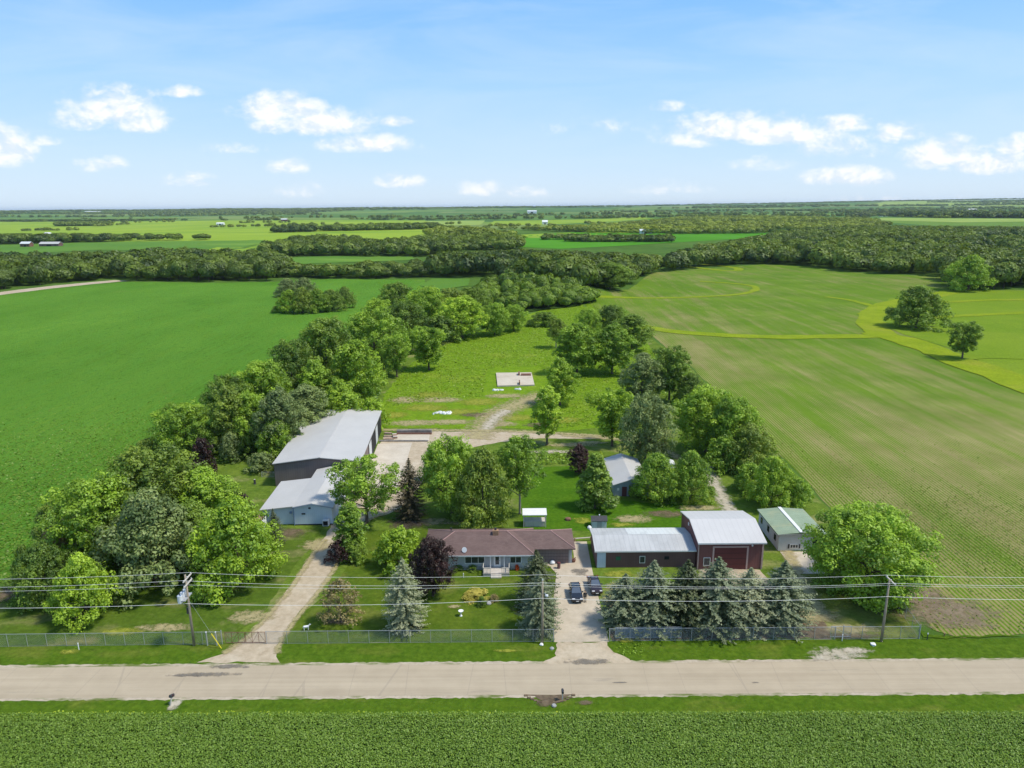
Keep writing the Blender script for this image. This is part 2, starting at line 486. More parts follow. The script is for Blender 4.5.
def right_field_material():
    mt, nt, out = new_mat('row_crop_field')
    P = pos(nt)
    sx = nt.nodes.new('ShaderNodeSeparateXYZ'); nt.links.new(P, sx.inputs[0])
    wob = 0.0
    xr = math_n(nt, 'ADD', math_n(nt, 'SUBTRACT', sx.outputs[0], math_n(nt, 'MULTIPLY', sx.outputs[1], 0.045)), wob)
    # headland rows beside the road run across
    f1 = math_n(nt, 'FRACT', math_n(nt, 'DIVIDE', xr, 0.66))
    tri = math_n(nt, 'ABSOLUTE', math_n(nt, 'SUBTRACT', f1, 0.5))      # 0 row centre .. 0.5 between
    cov = math_n(nt, 'ADD', math_n(nt, 'MULTIPLY', noise(nt, vmap(nt, P, (1, 0.07, 1), (0, 0, -0.045)), 0.16, 6, 0.7), 1.15), math_n(nt, 'MULTIPLY', math_n(nt, 'SUBTRACT', noise(nt, P, 0.011, 4, 0.6), .27), 0.75))
    far = nt.nodes.new('ShaderNodeMapRange'); far.inputs[1].default_value = 100; far.inputs[2].default_value = 420; far.inputs[3].default_value = -0.10; far.inputs[4].default_value = 0.06
    nt.links.new(sx.outputs[1], far.inputs[0])
    cov = math_n(nt, 'ADD', cov, far.outputs[0])
    leafy = math_n(nt, 'MULTIPLY', math_n(nt, 'SUBTRACT', noise(nt, P, 3.5, 3, 0.7), 0.5), 0.25)
    thr = math_n(nt, 'ADD', math_n(nt, 'MULTIPLY', math_n(nt, 'SUBTRACT', cov, 0.50), 1.15), leafy)
    mr = nt.nodes.new('ShaderNodeMapRange'); mr.inputs[1].default_value = -0.08; mr.inputs[2].default_value = 0.10
    nt.links.new(math_n(nt, 'SUBTRACT', math_n(nt, 'ADD', thr, 0.10), tri), mr.inputs[0])
    crop = ramp(nt, noise(nt, P, 0.03, 5, 0.6), [(0.3, (0.088, 0.165, 0.013)), (0.7, (0.132, 0.215, 0.019))])
    soil = ramp(nt, noise(nt, P, 0.06, 5, 0.6), [(0.3, (0.185, 0.170, 0.060)), (0.7, (0.300, 0.255, 0.115))])
    c = mix(nt, mr.outputs[0], soil, crop)
    finish(nt, out, c, 0.95, 0.1, noise(nt, P, 2.5, 4, 0.7), 0.5, 0.12)
    return mt
M['rowcrop'] = right_field_material()
M['strip'] = ground_mat('grass_strip', [((0.165, 0.235, 0.012), (0.240, 0.300, 0.018), 0.10), ((0.26, 0.27, 0.04), 0.04, 0.55, 0.75, 0.7, None), ((0.09, 0.20, 0.012), 0.4, 0.55, 0.75, 0.5, None)], 1.5)
M['hay'] = ground_mat('hay_field', [((0.120, 0.205, 0.014), (0.180, 0.258, 0.020), 0.02), ((0.21, 0.27, 0.03), 0.03, 0.5, 0.7, 0.6, (0.25, 1, 1))], 1.5)
M['f_yellow'] = ground_mat('far_yellow_field', [((0.205, 0.310, 0.028), (0.275, 0.370, 0.040), 0.004), ((0.13, 0.25, 0.03), 0.006, 0.5, 0.68, 0.8, (0.3, 1, 1))], 0.5, grain=.22)
M['f_green'] = ground_mat('far_green_field', [((0.075, 0.180, 0.026), (0.125, 0.230, 0.034), 0.005), ((0.22, 0.34, 0.05), 0.006, 0.55, 0.7, 0.7, (0.3, 1, 1))], 0.5, grain=.22)
M['f_vivid'] = ground_mat('far_bean_field', [((0.060, 0.210, 0.012), (0.090, 0.270, 0.018), 0.006)], 0.5, grain=.22)
M['f_olive'] = ground_mat('far_pale_field', [((0.200, 0.300, 0.060), (0.290, 0.370, 0.090), 0.006)], 0.5, grain=.22)
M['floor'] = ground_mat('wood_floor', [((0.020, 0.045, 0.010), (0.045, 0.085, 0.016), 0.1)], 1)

# --- far fields
FZ = 0.35
for nm, mt_, pts in (
    ('field', 'f_yellow', [(-120, 237), (-120, 221.5), (120, 221.5), (256, 220.5), (425, 220.5), (440, 228), (428, 238), (432, 244), (300, 244.5), (250, 240.5), (120, 242)]),
    ('field', 'f_green', [(-120, 258), (-120, 247), (60, 242.5), (180, 240.5), (258, 239.5), (300, 246), (225, 252.5), (100, 250), (0, 255)]),
    ('field', 'f_yellow', [(200, 252.5), (218, 247), (262, 244), (300, 245), (262, 250), (240, 253)]),
    ('field', 'f_vivid', [(470, 240), (520, 236), (570, 232.5), (700, 234), (860, 231), (860, 234), (720, 240), (640, 245), (560, 249), (500, 246)]),
    ('field', 'f_yellow', [(478, 239.5), (520, 234.8), (600, 231.8), (640, 232.5), (560, 237), (520, 239.5)]),
    ('field', 'f_green', [(262, 263), (300, 257), (345, 256.3), (412, 256.5), (415, 260), (360, 262), (290, 265)]),
    ('field', 'f_green', [(420, 286), (432, 279), (470, 279), (468, 286), (440, 290)]),
    ('field', 'f_olive', [(405, 226), (420, 221), (485, 220.5), (480, 225), (440, 226)]),
    ('field', 'f_yellow', [(486, 225), (494, 221), (600, 219), (640, 217), (655, 218.6), (600, 222), (540, 225)]),
    ('field', 'f_vivid', [(982, 247.5), (988, 240.5), (1100, 239), (1100, 248.5)]),
    ('field', 'f_olive', [(880, 220.5), (880, 217.8), (960, 218.5), (1100, 219.2), (1100, 221.5), (960, 222.5)]),
    ('field', 'f_olive', [(870, 206), (900, 204.8), (1100, 204.2), (1100, 206.5), (960, 207.5)]),
): sheet(nm, px(pts), M[mt_], FZ)

# --- the big fields each side
left_field = px([(-420, 325), (-200, 304), (0, 293), (60, 287.5), (122, 282), (200, 283), (278, 281.8), (330, 279), (425, 279.5), (425, 286), (400, 300), (360, 322), (320, 345), (265, 378), (205, 415), (160, 448), (118, 478), (80, 510), (40, 552), (5, 580), (-40, 610), (-150, 640)]) + [(-330, 84), (-420, 200)]
sheet('bean_field', left_field, M['beans'], 0.06, (6, 0.5))
right_field = px([(590, 304), (598, 292), (628, 289.5), (652, 273), (700, 268.5), (768, 264), (812, 266.5), (842, 271.5), (880, 274.5), (940, 276.5), (955, 289), (1100, 291), (1400, 300)]) + [(420, 86), (120, 85)] + px([(960, 637), (935, 630), (915, 600), (870, 545), (822, 500), (775, 450), (730, 405), (690, 365), (650, 335)])
sheet('crop_field', right_field, M['rowcrop'], 0.06, (6, 0.4))
sheet('hay_field', px([(872, 322), (870, 310), (890, 299), (955, 290), (1400, 301)]) + [(330, 235)] + px([(1060, 392), (1010, 375), (950, 348), (905, 335)]), M['hay'], 0.14, (5, 0.4))
ribbon('grass_strip', [(600, 318), (655, 330), (700, 334.5), (770, 337.5), (840, 337), (885, 336)], 8, M['strip'], 0.20, (4, .5))
ribbon('grass_strip', [(874, 333), (915, 343), (960, 362), (1010, 378), (1090, 410)], (13, 15), M['strip'], 0.24, (4, .6))
ribbon('grass_strip', [(884, 337), (868, 322), (873, 311), (895, 302), (955, 291.5)], (11, 13), M['strip'], 0.22, (4, .6))
ribbon('grass_strip', [(560, 297.5), (620, 297.5), (690, 297.5), (742, 295), (760, 289), (748, 284.5), (700, 281.5)], 5, M['strip'], 0.20, (4, .6))
ribbon('grass_strip', [(690, 267), (735, 272), (742, 268), (700, 264)], 8, M['strip'], 0.20, (4, .6))
ribbon('grass_strip', [(826, 297), (850, 300), (872, 306)], 5, M['strip'], 0.20, (4, .5))
ribbon('grass_strip', [(930, 318), (975, 315), (1060, 311)], 6, M['strip'], 0.26, (4, .5))
ribbon('grass_strip', [(930, 303), (985, 300), (1060, 300)], 6, M['strip'], 0.26, (4, .5))
ribbon('grass_strip', [(950, 359), (1000, 356), (1060, 362)], 7, M['hay'], 0.26, (4, .5))
ribbon('country_lane', [(-60, 303), (10, 292.5), (60, 286.5), (122, 280.6)], 17, M['gravel'], 0.20, (4, .3))

# --- farmstead
sheet('yard', [(-66, 80), (52, 80)] + px([(912, 604), (870, 550), (822, 503), (775, 452), (730, 407), (690, 367), (650, 337), (600, 318), (590, 304), (540, 318), (470, 335), (430, 330), (380, 330), (330, 352), (270, 385), (205, 424), (160, 456), (118, 487), (80, 518), (40, 560), (0, 588), (-60, 622)]), M['yard'], 0.012, (2, .3))
sheet('meadow', px([(376, 428), (384, 395), (408, 365), (445, 345), (495, 325), (545, 308), (596, 302), (640, 330), (655, 355), (640, 400), (605, 428), (560, 431), (500, 428), (470, 430), (430, 428)]), M['meadow'], 0.034, (2, .5))
sheet('back_lawn', px([(518, 530), (522, 500), (524, 468), (560, 466), (612, 468), (608, 498), (650, 503), (688, 504), (682, 530), (600, 531)]), M['mown'], 0.016, (1.5, .25))
sheet('front_lawn', [(-31.5, 80.2), (4.8, 80.2), (5.6, 88), (7.3, 99.5), (-13.5, 100), (-13.8, 113), (-25, 113)] + px([(352, 560), (330, 590)]), M['lawn'], 0.016, (1.5, .15))
sheet('left_lawn', [(-140, 80), (-37.6, 80.4)] + px([(258, 620), (290, 573), (312, 545), (322, 530), (262, 528), (240, 560), (200, 575), (120, 580), (40, 575), (0, 590), (-100, 640)]), M['left_lawn'], 0.020, (1.5, .2))
sheet('side_lawn', [(41.5, 80.1), (52, 80.1)] + px([(898, 606), (860, 560), (815, 573), (800, 575), (790, 590)]), M['dry_lawn'], 0.020, (1.5, .2))
sheet('bare_soil', [(12.5, 80.4), (41, 80.4), (41, 88), (33, 90), (13, 90)], M['soil'], 0.022, (1.5, .5))
sheet('verge', [(-230, 75.9), (230, 75.4), (230, 80.0), (-230, 80.3)], M['verge'], 0.024, (1.0, .12))
sheet('verge', [(-230, 66.6), (230, 65.6), (230, 70.0), (-230, 70.4)], M['verge'], 0.024, (1.0, .12))
sheet('field_edge', px([(925, 640), (918, 630), (930, 636), (1060, 636)]) + [(240, 84.5), (240, 80.2), (52, 80.2)], M['verge'], 0.11, (1.5, .3))
sheet('road_shoulder', [(-240, 69.9), (240, 69.1), (240, 75.85), (-240, 76.35)], M['shoulder'], 0.034, (0.45, .12))
sheet('road', [(-240, 70.35), (240, 69.55), (240, 75.35), (-240, 75.85)], M['road'], 0.05, (1.5, .07))
# left gravel drive
sheet('gravel_drive', px([(196, 663), (222, 654), (243, 641), (266, 617), (284, 596), (299, 574), (310, 556), (322, 540), (331, 528), (333, 515), (345, 490), (352, 478), (366, 470), (377, 452), (384, 436), (430, 431.5), (500, 432), (515, 432), (560, 434.5), (606, 436.5), (606, 439), (540, 438.5), (500, 442), (470, 448), (440, 460), (420, 485), (405, 506), (385, 515), (365, 520), (345, 548), (322, 588), (300, 612), (284, 632), (277, 645), (279, 662)]), M['gravel'], 0.040, (1.2, .22))
sheet('concrete_pad', px([(367, 472), (378, 444), (412, 443), (404, 470), (396, 492), (360, 492)]), M['pad'], 0.048)
sheet('concrete_pad', px([(396, 440), (398, 433.5), (430, 433), (429, 440.5)]), M['pad'], 0.052)
# right concrete drive and its flare
sheet('concrete_drive', [(5.15, 80.0), (12.1, 80.0), (12.05, 99), (12.2, 108), (9.75, 108), (9.6, 101.6), (3.0, 101.4), (5.5, 99.9), (6.5, 97.5), (5.6, 90)], M['concrete'], 0.044)
sheet('drive_apron', [(3.0, 75.6), (5.0, 77.0), (5.5, 80.0), (11.9, 80.0), (12.2, 78.0), (14.5, 75.6)], M['gravel'], 0.042, (0.7, .25))
sheet('drive_apron', [(.9, 70.2), (2.2, 69.7), (3.2, 68.6), (4.1, 68.4), (5.0, 68.7), (6.2, 69.7), (7.4, 70.2)], M['soil'], 0.040, (0.6, .2))
sheet('concrete_slab', [(42.75, 103.9), (47.2, 103.9), (47.2, 96.8), (42.75, 96.8)], M['pad'], 0.046)
sheet('gravel_yard', [(28.5, 98.6), (37.8, 98.2), (38.2, 92), (30, 92)], M['gravel'], 0.036, (1, .3))

# worn patches: an irregular disc whose rim breaks up into the grass
def worn_mat(name, a, b, sc=1.2):
    mt, nt, out = new_mat(name)
    P = pos(nt)
    c = ramp(nt, noise(nt, P, sc, 5, 0.6), [(0.3, a), (0.7, b)])
    p = finish(nt, out, c, 0.95, 0.1, noise(nt, P, 5, 4, .7), 0.6, 0.06)
    ed = nt.nodes.new('ShaderNodeAttribute'); ed.attribute_name = 'rim'
    f = math_n(nt, 'ADD', math_n(nt, 'MULTIPLY', ed.outputs['Fac'], 0.9), math_n(nt, 'MULTIPLY', math_n(nt, 'SUBTRACT', noise(nt, P, 0.9, 7, .78), 0.5), 2.6))
    mr = nt.nodes.new('ShaderNodeMapRange'); mr.inputs[1].default_value = .25; mr.inputs[2].default_value = .85; mr.inputs[4].default_value = .85
    nt.links.new(f, mr.inputs[0]); nt.links.new(mr.outputs[0], p.inputs['Alpha'])
    return mt
M['w_dry'] = worn_mat('dry_grass', (0.34, 0.29, 0.14), (0.46, 0.39, 0.22))
M['w_yellow'] = worn_mat('yellow_grass', (0.22, 0.26, 0.03), (0.34, 0.34, 0.06))
M['w_soil'] = worn_mat('worn_soil', (0.12, 0.09, 0.06), (0.22, 0.17, 0.11))
M['w_dark'] = worn_mat('needle_litter', (0.085, 0.065, 0.05), (0.14, 0.11, 0.085))
M['w_tar'] = worn_mat('tar_stain', (0.17, 0.15, 0.125), (0.24, 0.215, 0.18))
M['w_brown'] = worn_mat('brown_soil', (0.19, 0.145, 0.10), (0.30, 0.235, 0.165))
M['w_pale'] = worn_mat('pale_gravel', (0.45, 0.39, 0.29), (0.58, 0.52, 0.42))
wz = [0.056]
def patch(name, p, rx, ry, mat, z=None, rot=0):
    x, y = at(*p)
    wz[0] += 0.0008
    z = wz[0] if z is None else z
    vs, rim, fs = [(x, y)], [1.0], []
    n = 20
    for k, (r, e) in enumerate(((0.5, .75), (0.8, .35), (1.0, 0.0))):
        for i in range(n):
            t = 2 * PI * i / n; q = r * random.uniform(.88, 1.12)
            u, w = math.cos(t) * rx * q, math.sin(t) * ry * q
            vs.append((x + u * math.cos(rot) - w * math.sin(rot), y + u * math.sin(rot) + w * math.cos(rot))); rim.append(e)
    for i in range(n): fs.append((0, 1 + i, 1 + (i + 1) % n))
    for k in range(2):
        for i in range(n):
            a, b = 1 + k * n, 1 + (k + 1) * n; j = (i + 1) % n
            fs.append((a + i, b + i, b + j, a + j))
    me = bpy.data.meshes.new(name)
    me.from_pydata([(a, b, float(hgt(a, b)) + z) for a, b in vs], [], fs)
    at_ = me.attributes.new('rim', 'FLOAT', 'POINT'); at_.data.foreach_set('value', rim)
    me.materials.append(M[mat])
    o = bpy.data.objects.new(name, me); COL.objects.link(o); tag(o, kind='structure')
for nm, p, rx, ry, mt_ in (
    ('dry_grass', (318, 545), 3.5, 3, 'w_dry'), ('dry_grass', (252, 617), 4, 2.2, 'w_dry'), ('dry_grass', (165, 628), 5, 1.2, 'w_dry'),
    ('dry_grass', (120, 632), 4, 1.2, 'w_yellow'), ('dry_grass', (430, 522), 5, 2, 'w_dry'), ('dry_grass', (462, 523), 4, 1.5, 'w_dry'), ('dry_grass', (290, 533), 3, 2.5, 'w_soil'),
    ('dry_grass', (634, 519), 4.5, 2.2, 'w_dry'), ('dry_grass', (622, 525), 3, 1.2, 'w_yellow'), ('dry_grass', (665, 514), 5, 2, 'w_soil'), ('dry_grass', (583, 521), 2.2, 1.6, 'w_yellow'), ('dry_grass', (700, 508), 5, 1.5, 'w_dry'),
    ('dry_grass', (440, 400), 9, 4, 'w_dry'), ('dry_grass', (415, 423), 9, 3.5, 'w_dry'), ('dry_grass', (458, 412), 8, 4, 'w_yellow'), ('dry_grass', (505, 396), 8, 3.5, 'w_dry'), ('dry_grass', (530, 400), 5, 4, 'w_dry'), ('dry_grass', (480, 415), 7, 3, 'w_soil'), ('dry_grass', (395, 415), 5, 4, 'w_yellow'), ('dry_grass', (425, 408), 8, 5, 'w_yellow'), ('dry_grass', (405, 400), 6, 5, 'w_dry'), ('dry_grass', (450, 422), 9, 3, 'w_dry'), ('dry_grass', (480, 402), 8, 5, 'w_yellow'), ('dry_grass', (515, 418), 8, 4, 'w_yellow'), ('dry_grass', (500, 424), 6, 3, 'w_dry'), ('dry_grass', (430, 395), 7, 5, 'w_yellow'), ('dry_grass', (560, 420), 8, 4, 'w_yellow'), ('dry_grass', (570, 445), 8, 2, 'w_dry'), ('dry_grass', (540, 425), 5, 3, 'w_soil'),
    ('dry_grass', (548, 452), 7, 1.6, 'w_pale'), ('dry_grass', (520, 448), 5, 1.4, 'w_dry'), ('dry_grass', (590, 443), 6, 1.5, 'w_dry'), ('dry_grass', (562, 380), 2, 2, 'w_dry'),
    ('dry_grass', (455, 607), 1.2, 0.6, 'w_dry'), ('dry_grass', (505, 651), 2.4, 0.4, 'w_yellow'), ('dry_grass', (590, 662), 3.6, .8, 'w_tar'), ('dry_grass', (625, 640), 1.5, .8, 'w_yellow'),
    ('gravel_patch', (838, 654), 4.2, 1.5, 'w_pale'), ('gravel_patch', (855, 651), 2.6, .9, 'w_pale'), ('gravel_patch', (826, 658), 3.0, .8, 'w_pale'), ('tar_stain', (205, 675), 5, 0.55, 'w_tar'), ('tar_stain', (186, 676), 3, 0.3, 'w_tar'), ('tar_stain', (230, 667), 3, 0.5, 'w_tar'), ('tar_stain', (620, 683), 1.2, 0.15, 'w_tar'), ('tar_stain', (755, 683), .6, 0.2, 'w_tar'), ('tar_stain', (580, 572), 1.6, 1.4, 'w_tar'),
    ('needle_litter', (408, 524), 4.5, 3, 'w_dark'), ('needle_litter', (405, 628), 3.5, 1.5, 'w_dark'), ('needle_litter', (538, 610), 4, 3, 'w_dark'), ('needle_litter', (340, 622), 3, 1, 'w_soil'),
    ('dry_grass', (810, 615), 5, 3, 'w_dry'), ('dry_grass', (835, 600), 4, 3, 'w_yellow'), ('dry_grass', (850, 636), 5, 1.0, 'w_soil'), ('dry_grass', (850, 630), 5, 1.5, 'w_dry'),
    ('dry_grass', (175, 705), 1.0, 1.2, 'w_pale'), ('dry_grass', (545, 704), 1.6, 0.7, 'w_soil'), ('dry_grass', (585, 703), 1.2, 0.5, 'w_soil'), ('dry_grass', (70, 652), 1.6, .7, 'w_yellow'),
    ('field_soil', (945, 612), 9, 5.5, 'w_brown'), ('field_soil', (918, 596), 5, 4, 'w_brown'), ('dry_grass', (8, 594), 3, 4, 'w_soil'), ('dry_grass', (720, 575), 4, 4, 'w_pale'), ('dry_grass', (618, 588), 2.5, 2, 'w_dry'), ('dry_grass', (620, 575), 3, 1.6, 'w_yellow'), ('dry_grass', (615, 602), 2, 3, 'w_dry'),
): patch(nm, p, rx, ry, mt_, z=None if p[1] > 440 else 0.06 + random.random() * .02)

def worn_path(name, pts, width, mat):
    P = [Vector(at(*p)) for p in pts]
    for _ in range(3):
        Q = [P[0]]
        for a, b in zip(P, P[1:]): Q += [a.lerp(b, .25), a.lerp(b, .75)]
        P = Q + [P[-1]]
    wz[0] += 0.0008
    vs, rim, fs = [], [], []
    n = len(P)
    for i, p in enumerate(P):
        d = (P[min(i + 1, n - 1)] - P[max(i - 1, 0)]).normalized(); nr = Vector((-d.y, d.x))
        e = min(1, min(i, n - 1 - i) / 3)
        for t, r in ((-1, 0), (-.6, .5), (0, 1), (.6, .5), (1, 0)):
            q = p + nr * (width / 2 * t * random.uniform(.85, 1.15))
            vs.append((q.x, q.y, float(hgt(q.x, q.y)) + wz[0])); rim.append(r * e)
    for i in range(n - 1):
        for k in range(4): fs.append((i * 5 + k, i * 5 + k + 1, i * 5 + k + 6, i * 5 + k + 5))
    me = bpy.data.meshes.new(name); me.from_pydata(vs, [], fs)
    me.attributes.new('rim', 'FLOAT', 'POINT').data.foreach_set('value', rim)
    me.materials.append(M[mat])
    o = bpy.data.objects.new(name, me); COL.objects.link(o); tag(o, kind='structure')
worn_path('dirt_track', [(474, 440), (484, 428), (492, 417), (508, 408), (530, 400), (548, 393)], 13, 'w_dry')
worn_path('dirt_track', [(484, 432), (494, 418), (508, 410)], 5, 'w_pale')
worn_path('dirt_track', [(704, 462), (709, 473), (718, 490), (728, 508), (736, 522)], 4.4, 'w_pale')
worn_path('dirt_track', [(560, 435), (600, 438), (640, 441), (668, 452), (700, 470)], 4, 'w_dry')
worn_path('dirt_track', [(786, 548), (792, 562), (800, 578), (812, 600), (826, 622)], 3.6, 'w_dry')
worn_path('drive_edge', [(222, 655), (246, 640), (268, 616), (287, 595), (302, 573), (313, 555), (325, 540)], 1.5, 'w_dry')
worn_path('drive_edge', [(277, 655), (279, 643), (302, 611), (324, 587), (347, 547), (366, 520), (388, 514)], 1.3, 'w_dry')
worn_path('drive_edge', [(376, 430), (430, 430.5), (500, 431), (560, 433.5), (610, 437)], 3, 'w_dry')
worn_path('tyre_track', [(-20, 690), (300, 688), (620, 686), (1040, 684)], 1.2, 'w_tar') if False else None
# far pond in the trees
M['water'] = None
mt, nt, out = new_mat('pond_water'); finish(nt, out, (0.03, 0.05, 0.06), 0.06, 0.6, noise(nt, pos(nt), 0.8, 3), 0.05, 0.05); M['water'] = mt
sheet('pond', px([(366, 248), (372, 244.6), (383, 243.6), (391, 244.4), (388, 248.2), (376, 249)]), M['water'], 0.8)
# ---------------------------------------------------------------- trees
def cards(c, nrm, size, aspect=0.62, rng=RNG):
    """leaf sprays: one lozenge per centre, facing nrm"""
    n = len(c)
    nrm = nrm / (np.linalg.norm(nrm, axis=1, keepdims=True) + 1e-9)
    r = rng.normal(size=(n, 3))
    t = np.cross(nrm, r); t /= (np.linalg.norm(t, axis=1, keepdims=True) + 1e-9)
    b = np.cross(nrm, t)
    s = size[:, None]
    bend = nrm * s * rng.uniform(-.25, .1, size=(n, 1))
    v = np.stack([c + t * s, c + b * s * aspect + bend, c - t * s, c - b * s * aspect + bend], 1).reshape(-1, 3)
    q = np.arange(4 * n).reshape(n, 4)
    return v, q

def blob_points(rng, ctr, rad, n, up=0.25, shell=0.62):
    d = rng.normal(size=(n, 3)); d[:, 2] += up
    d /= np.linalg.norm(d, axis=1, keepdims=True)
    r = shell + (1 - shell) * rng.random(n) ** 0.6
    p = ctr + d * rad * r[:, None]
    return p, d

def broadleaf(seed, h, rx, base, profile, n_cards, size, n_blob, blob=(.24, .40), droop=0.0):
    """crown cards + list of clump centres for the limbs; profile(t) = relative radius up the crown"""
    rng = np.random.default_rng(seed)
    V, N, RN = [], [], []
    ctrs = []
    ch = h - base
    per = n_cards // n_blob
    for i in range(n_blob):
        t = (i + rng.random()) / n_blob
        t = 0.04 + 0.92 * t
        rr = profile(t) * rx
        br = rng.uniform(*blob) * rx * (0.75 + .35 * profile(t))
        a = i * 2.399 + rng.uniform(-.5, .5)
        off = max(rr - br * 0.75, 0) * (1 if rng.random() < .78 else rng.random())
        off *= rng.uniform(.74, 1.30)
        c = np.array([math.cos(a) * off, math.sin(a) * off, base + t * ch - (br * .35 if t > .8 else 0)])
        ctrs.append((c, br))
        hue = rng.uniform(0.05, 0.95)
        # sub clumps give the surface its broken light
        ns = 7
        for j in range(ns):
            d = rng.normal(size=3); d[2] += .35; d /= np.linalg.norm(d)
            sc = c + d * br * .78
            sr = br * rng.uniform(.34, .58)
            p, nn = blob_points(rng, sc, np.array([sr, sr, sr * .8]), max(4, per // ns), .3, .45)
            if droop: p[:, 2] -= droop * np.linalg.norm(p[:, :2] - sc[:2], axis=1) * .8
            V.append(p)
            N.append(nn * .85 + rng.normal(size=nn.shape) * .30 + np.array([0, 0, .5]))
            RN.append(np.clip(hue + rng.normal(size=len(p)) * .09 + rng.uniform(-.12, .12), 0, 1))
    c = np.concatenate(V); n = np.concatenate(N); r = np.concatenate(RN)
    k = c[:, 2] > .15
    c, n, r = c[k], n[k], r[k]
    v, q = cards(c, n, size * rng.uniform(.6, 1.25, len(c)), .62, rng)
    return v, q, r, ctrs

def limb_mesh(seed, h, base, ctrs, tr, n_limb=10, bare=0.0):
    rng = random.Random(seed)
    mb = MB()
    top = h * .72
    lean = (rng.uniform(-.3, .3), rng.uniform(-.3, .3))
    path = [(lean[0] * t * t * 2, lean[1] * t * t * 2, top * t) for t in (0, .04, .15, .35, .6, .8, 1)]
    mb.tube(path, [tr * 1.5, tr * 1.12, tr, tr * .85, tr * .55, tr * .35, tr * .12], 8)
    sel = sorted(ctrs, key=lambda c: -np.linalg.norm(c[0][:2]))[:n_limb]
    for c, br in sel:
        z0 = max(base * .55, min(c[2] * .55, top * .85))
        t = z0 / top
        s = Vector((lean[0] * t * t * 2, lean[1] * t * t * 2, z0))
        e = Vector(c)
        mid = s.lerp(e, .5) + Vector((0, 0, -.06 * (e - s).length + .15))
        r0 = tr * .45 * (1 - .4 * t)
        mb.tube([s, mid, e], [r0, r0 * .6, r0 * .15], 5)
        if bare:
            for _ in range(3):
                e2 = e + Vector((rng.uniform(-1, 1), rng.uniform(-1, 1), rng.uniform(.2, 1))) * bare
                mb.tube([mid.lerp(e, .4), e2], [r0 * .3, r0 * .06], 4)
    return mb

PROF = dict(
    round=lambda t: max(0.12, math.sin(PI * (0.10 + 0.86 * t)) ** .62),
    oval=lambda t: max(0.10, math.sin(PI * (0.14 + 0.84 * t ** .9)) ** .8),
    vase=lambda t: max(0.15, (0.45 + .55 * t ** .8) if t < .72 else math.cos((t - .72) / .28 * PI / 2) ** .6),
    dome=lambda t: max(0.12, math.cos(PI / 2 * max(0, t) ** 1.25) ** .75),
    pyramid=lambda t: max(0.06, (1 - t) ** .8 * (0.85 + .15 * min(1, t * 8))),
    poplar=lambda t: max(0.14, math.sin(PI * (0.12 + 0.85 * t)) ** .5 * (1 - .25 * t)),
)
PROTO = {}
def proto(kind, seed, h, rx, base, prof, nc, size, nb, tr, blob=(.24, .40), bark='trunk', nl=10, bare=0.0, droop=0.0):
    v, q, r, ctrs = broadleaf(seed, h, rx, base, PROF[prof], nc, size, nb, blob, droop)
    crown = np_mesh('crown', v, q, M['leaf_mid'], r, link=False)
    tm = limb_mesh(seed, h, base, ctrs, tr, nl, bare)
    tb = tm.build('trunk', M[bark], smooth=True); trunk = tb.data; bpy.data.objects.remove(tb)
    PROTO.setdefault(kind, []).append((crown, trunk, h, rx))
for s in (1, 2, 3): proto('round', s, 12, 6.2, 1.6, 'round', 23000, .20, 52, .30)
for s in (4, 5): proto('oval', s, 13, 4.6, 1.8, 'oval', 19000, .20, 48, .26, (.30, .46))
for s in (6, 7): proto('vase', s, 12, 5.2, 2.2, 'vase', 14000, .20, 42, .24, (.24, .36), nl=14)
for s in (8, 9): proto('dome', s, 10, 6.0, .5, 'dome', 20000, .20, 50, .25)
for s in (10, 11): proto('poplar', s, 15, 3.4, 2.6, 'poplar', 14000, .20, 44, .22, (.34, .52))
for s in (12, 13): proto('bush', s, 4, 2.6, .1, 'dome', 5200, .15, 26, .09, (.30, .46), nl=6)
for s in (14,): proto('pyramid', s, 9, 3.6, .4, 'pyramid', 9500, .20, 40, .2, (.26, .42))
for s in (15,): proto('open', s, 12, 6.4, 3.0, 'round', 13500, .20, 42, .28, (.20, .31), nl=22, bare=.8)
for s in (17,): proto('big', s, 12, 7.0, .5, 'round', 40000, .18, 76, .34, (.22, .34), nl=14)
for s in (16,): proto('sparse', s, 7, 3.2, .4, 'dome', 2900, .17, 40, .13, (.22, .32), nl=26, bare=.9)
for s in (17,): proto('palestem', s, 13, 4.8, 4.6, 'round', 12000, .20, 36, .24, (.26, .4), 'pale_bark', 16, 1.0)

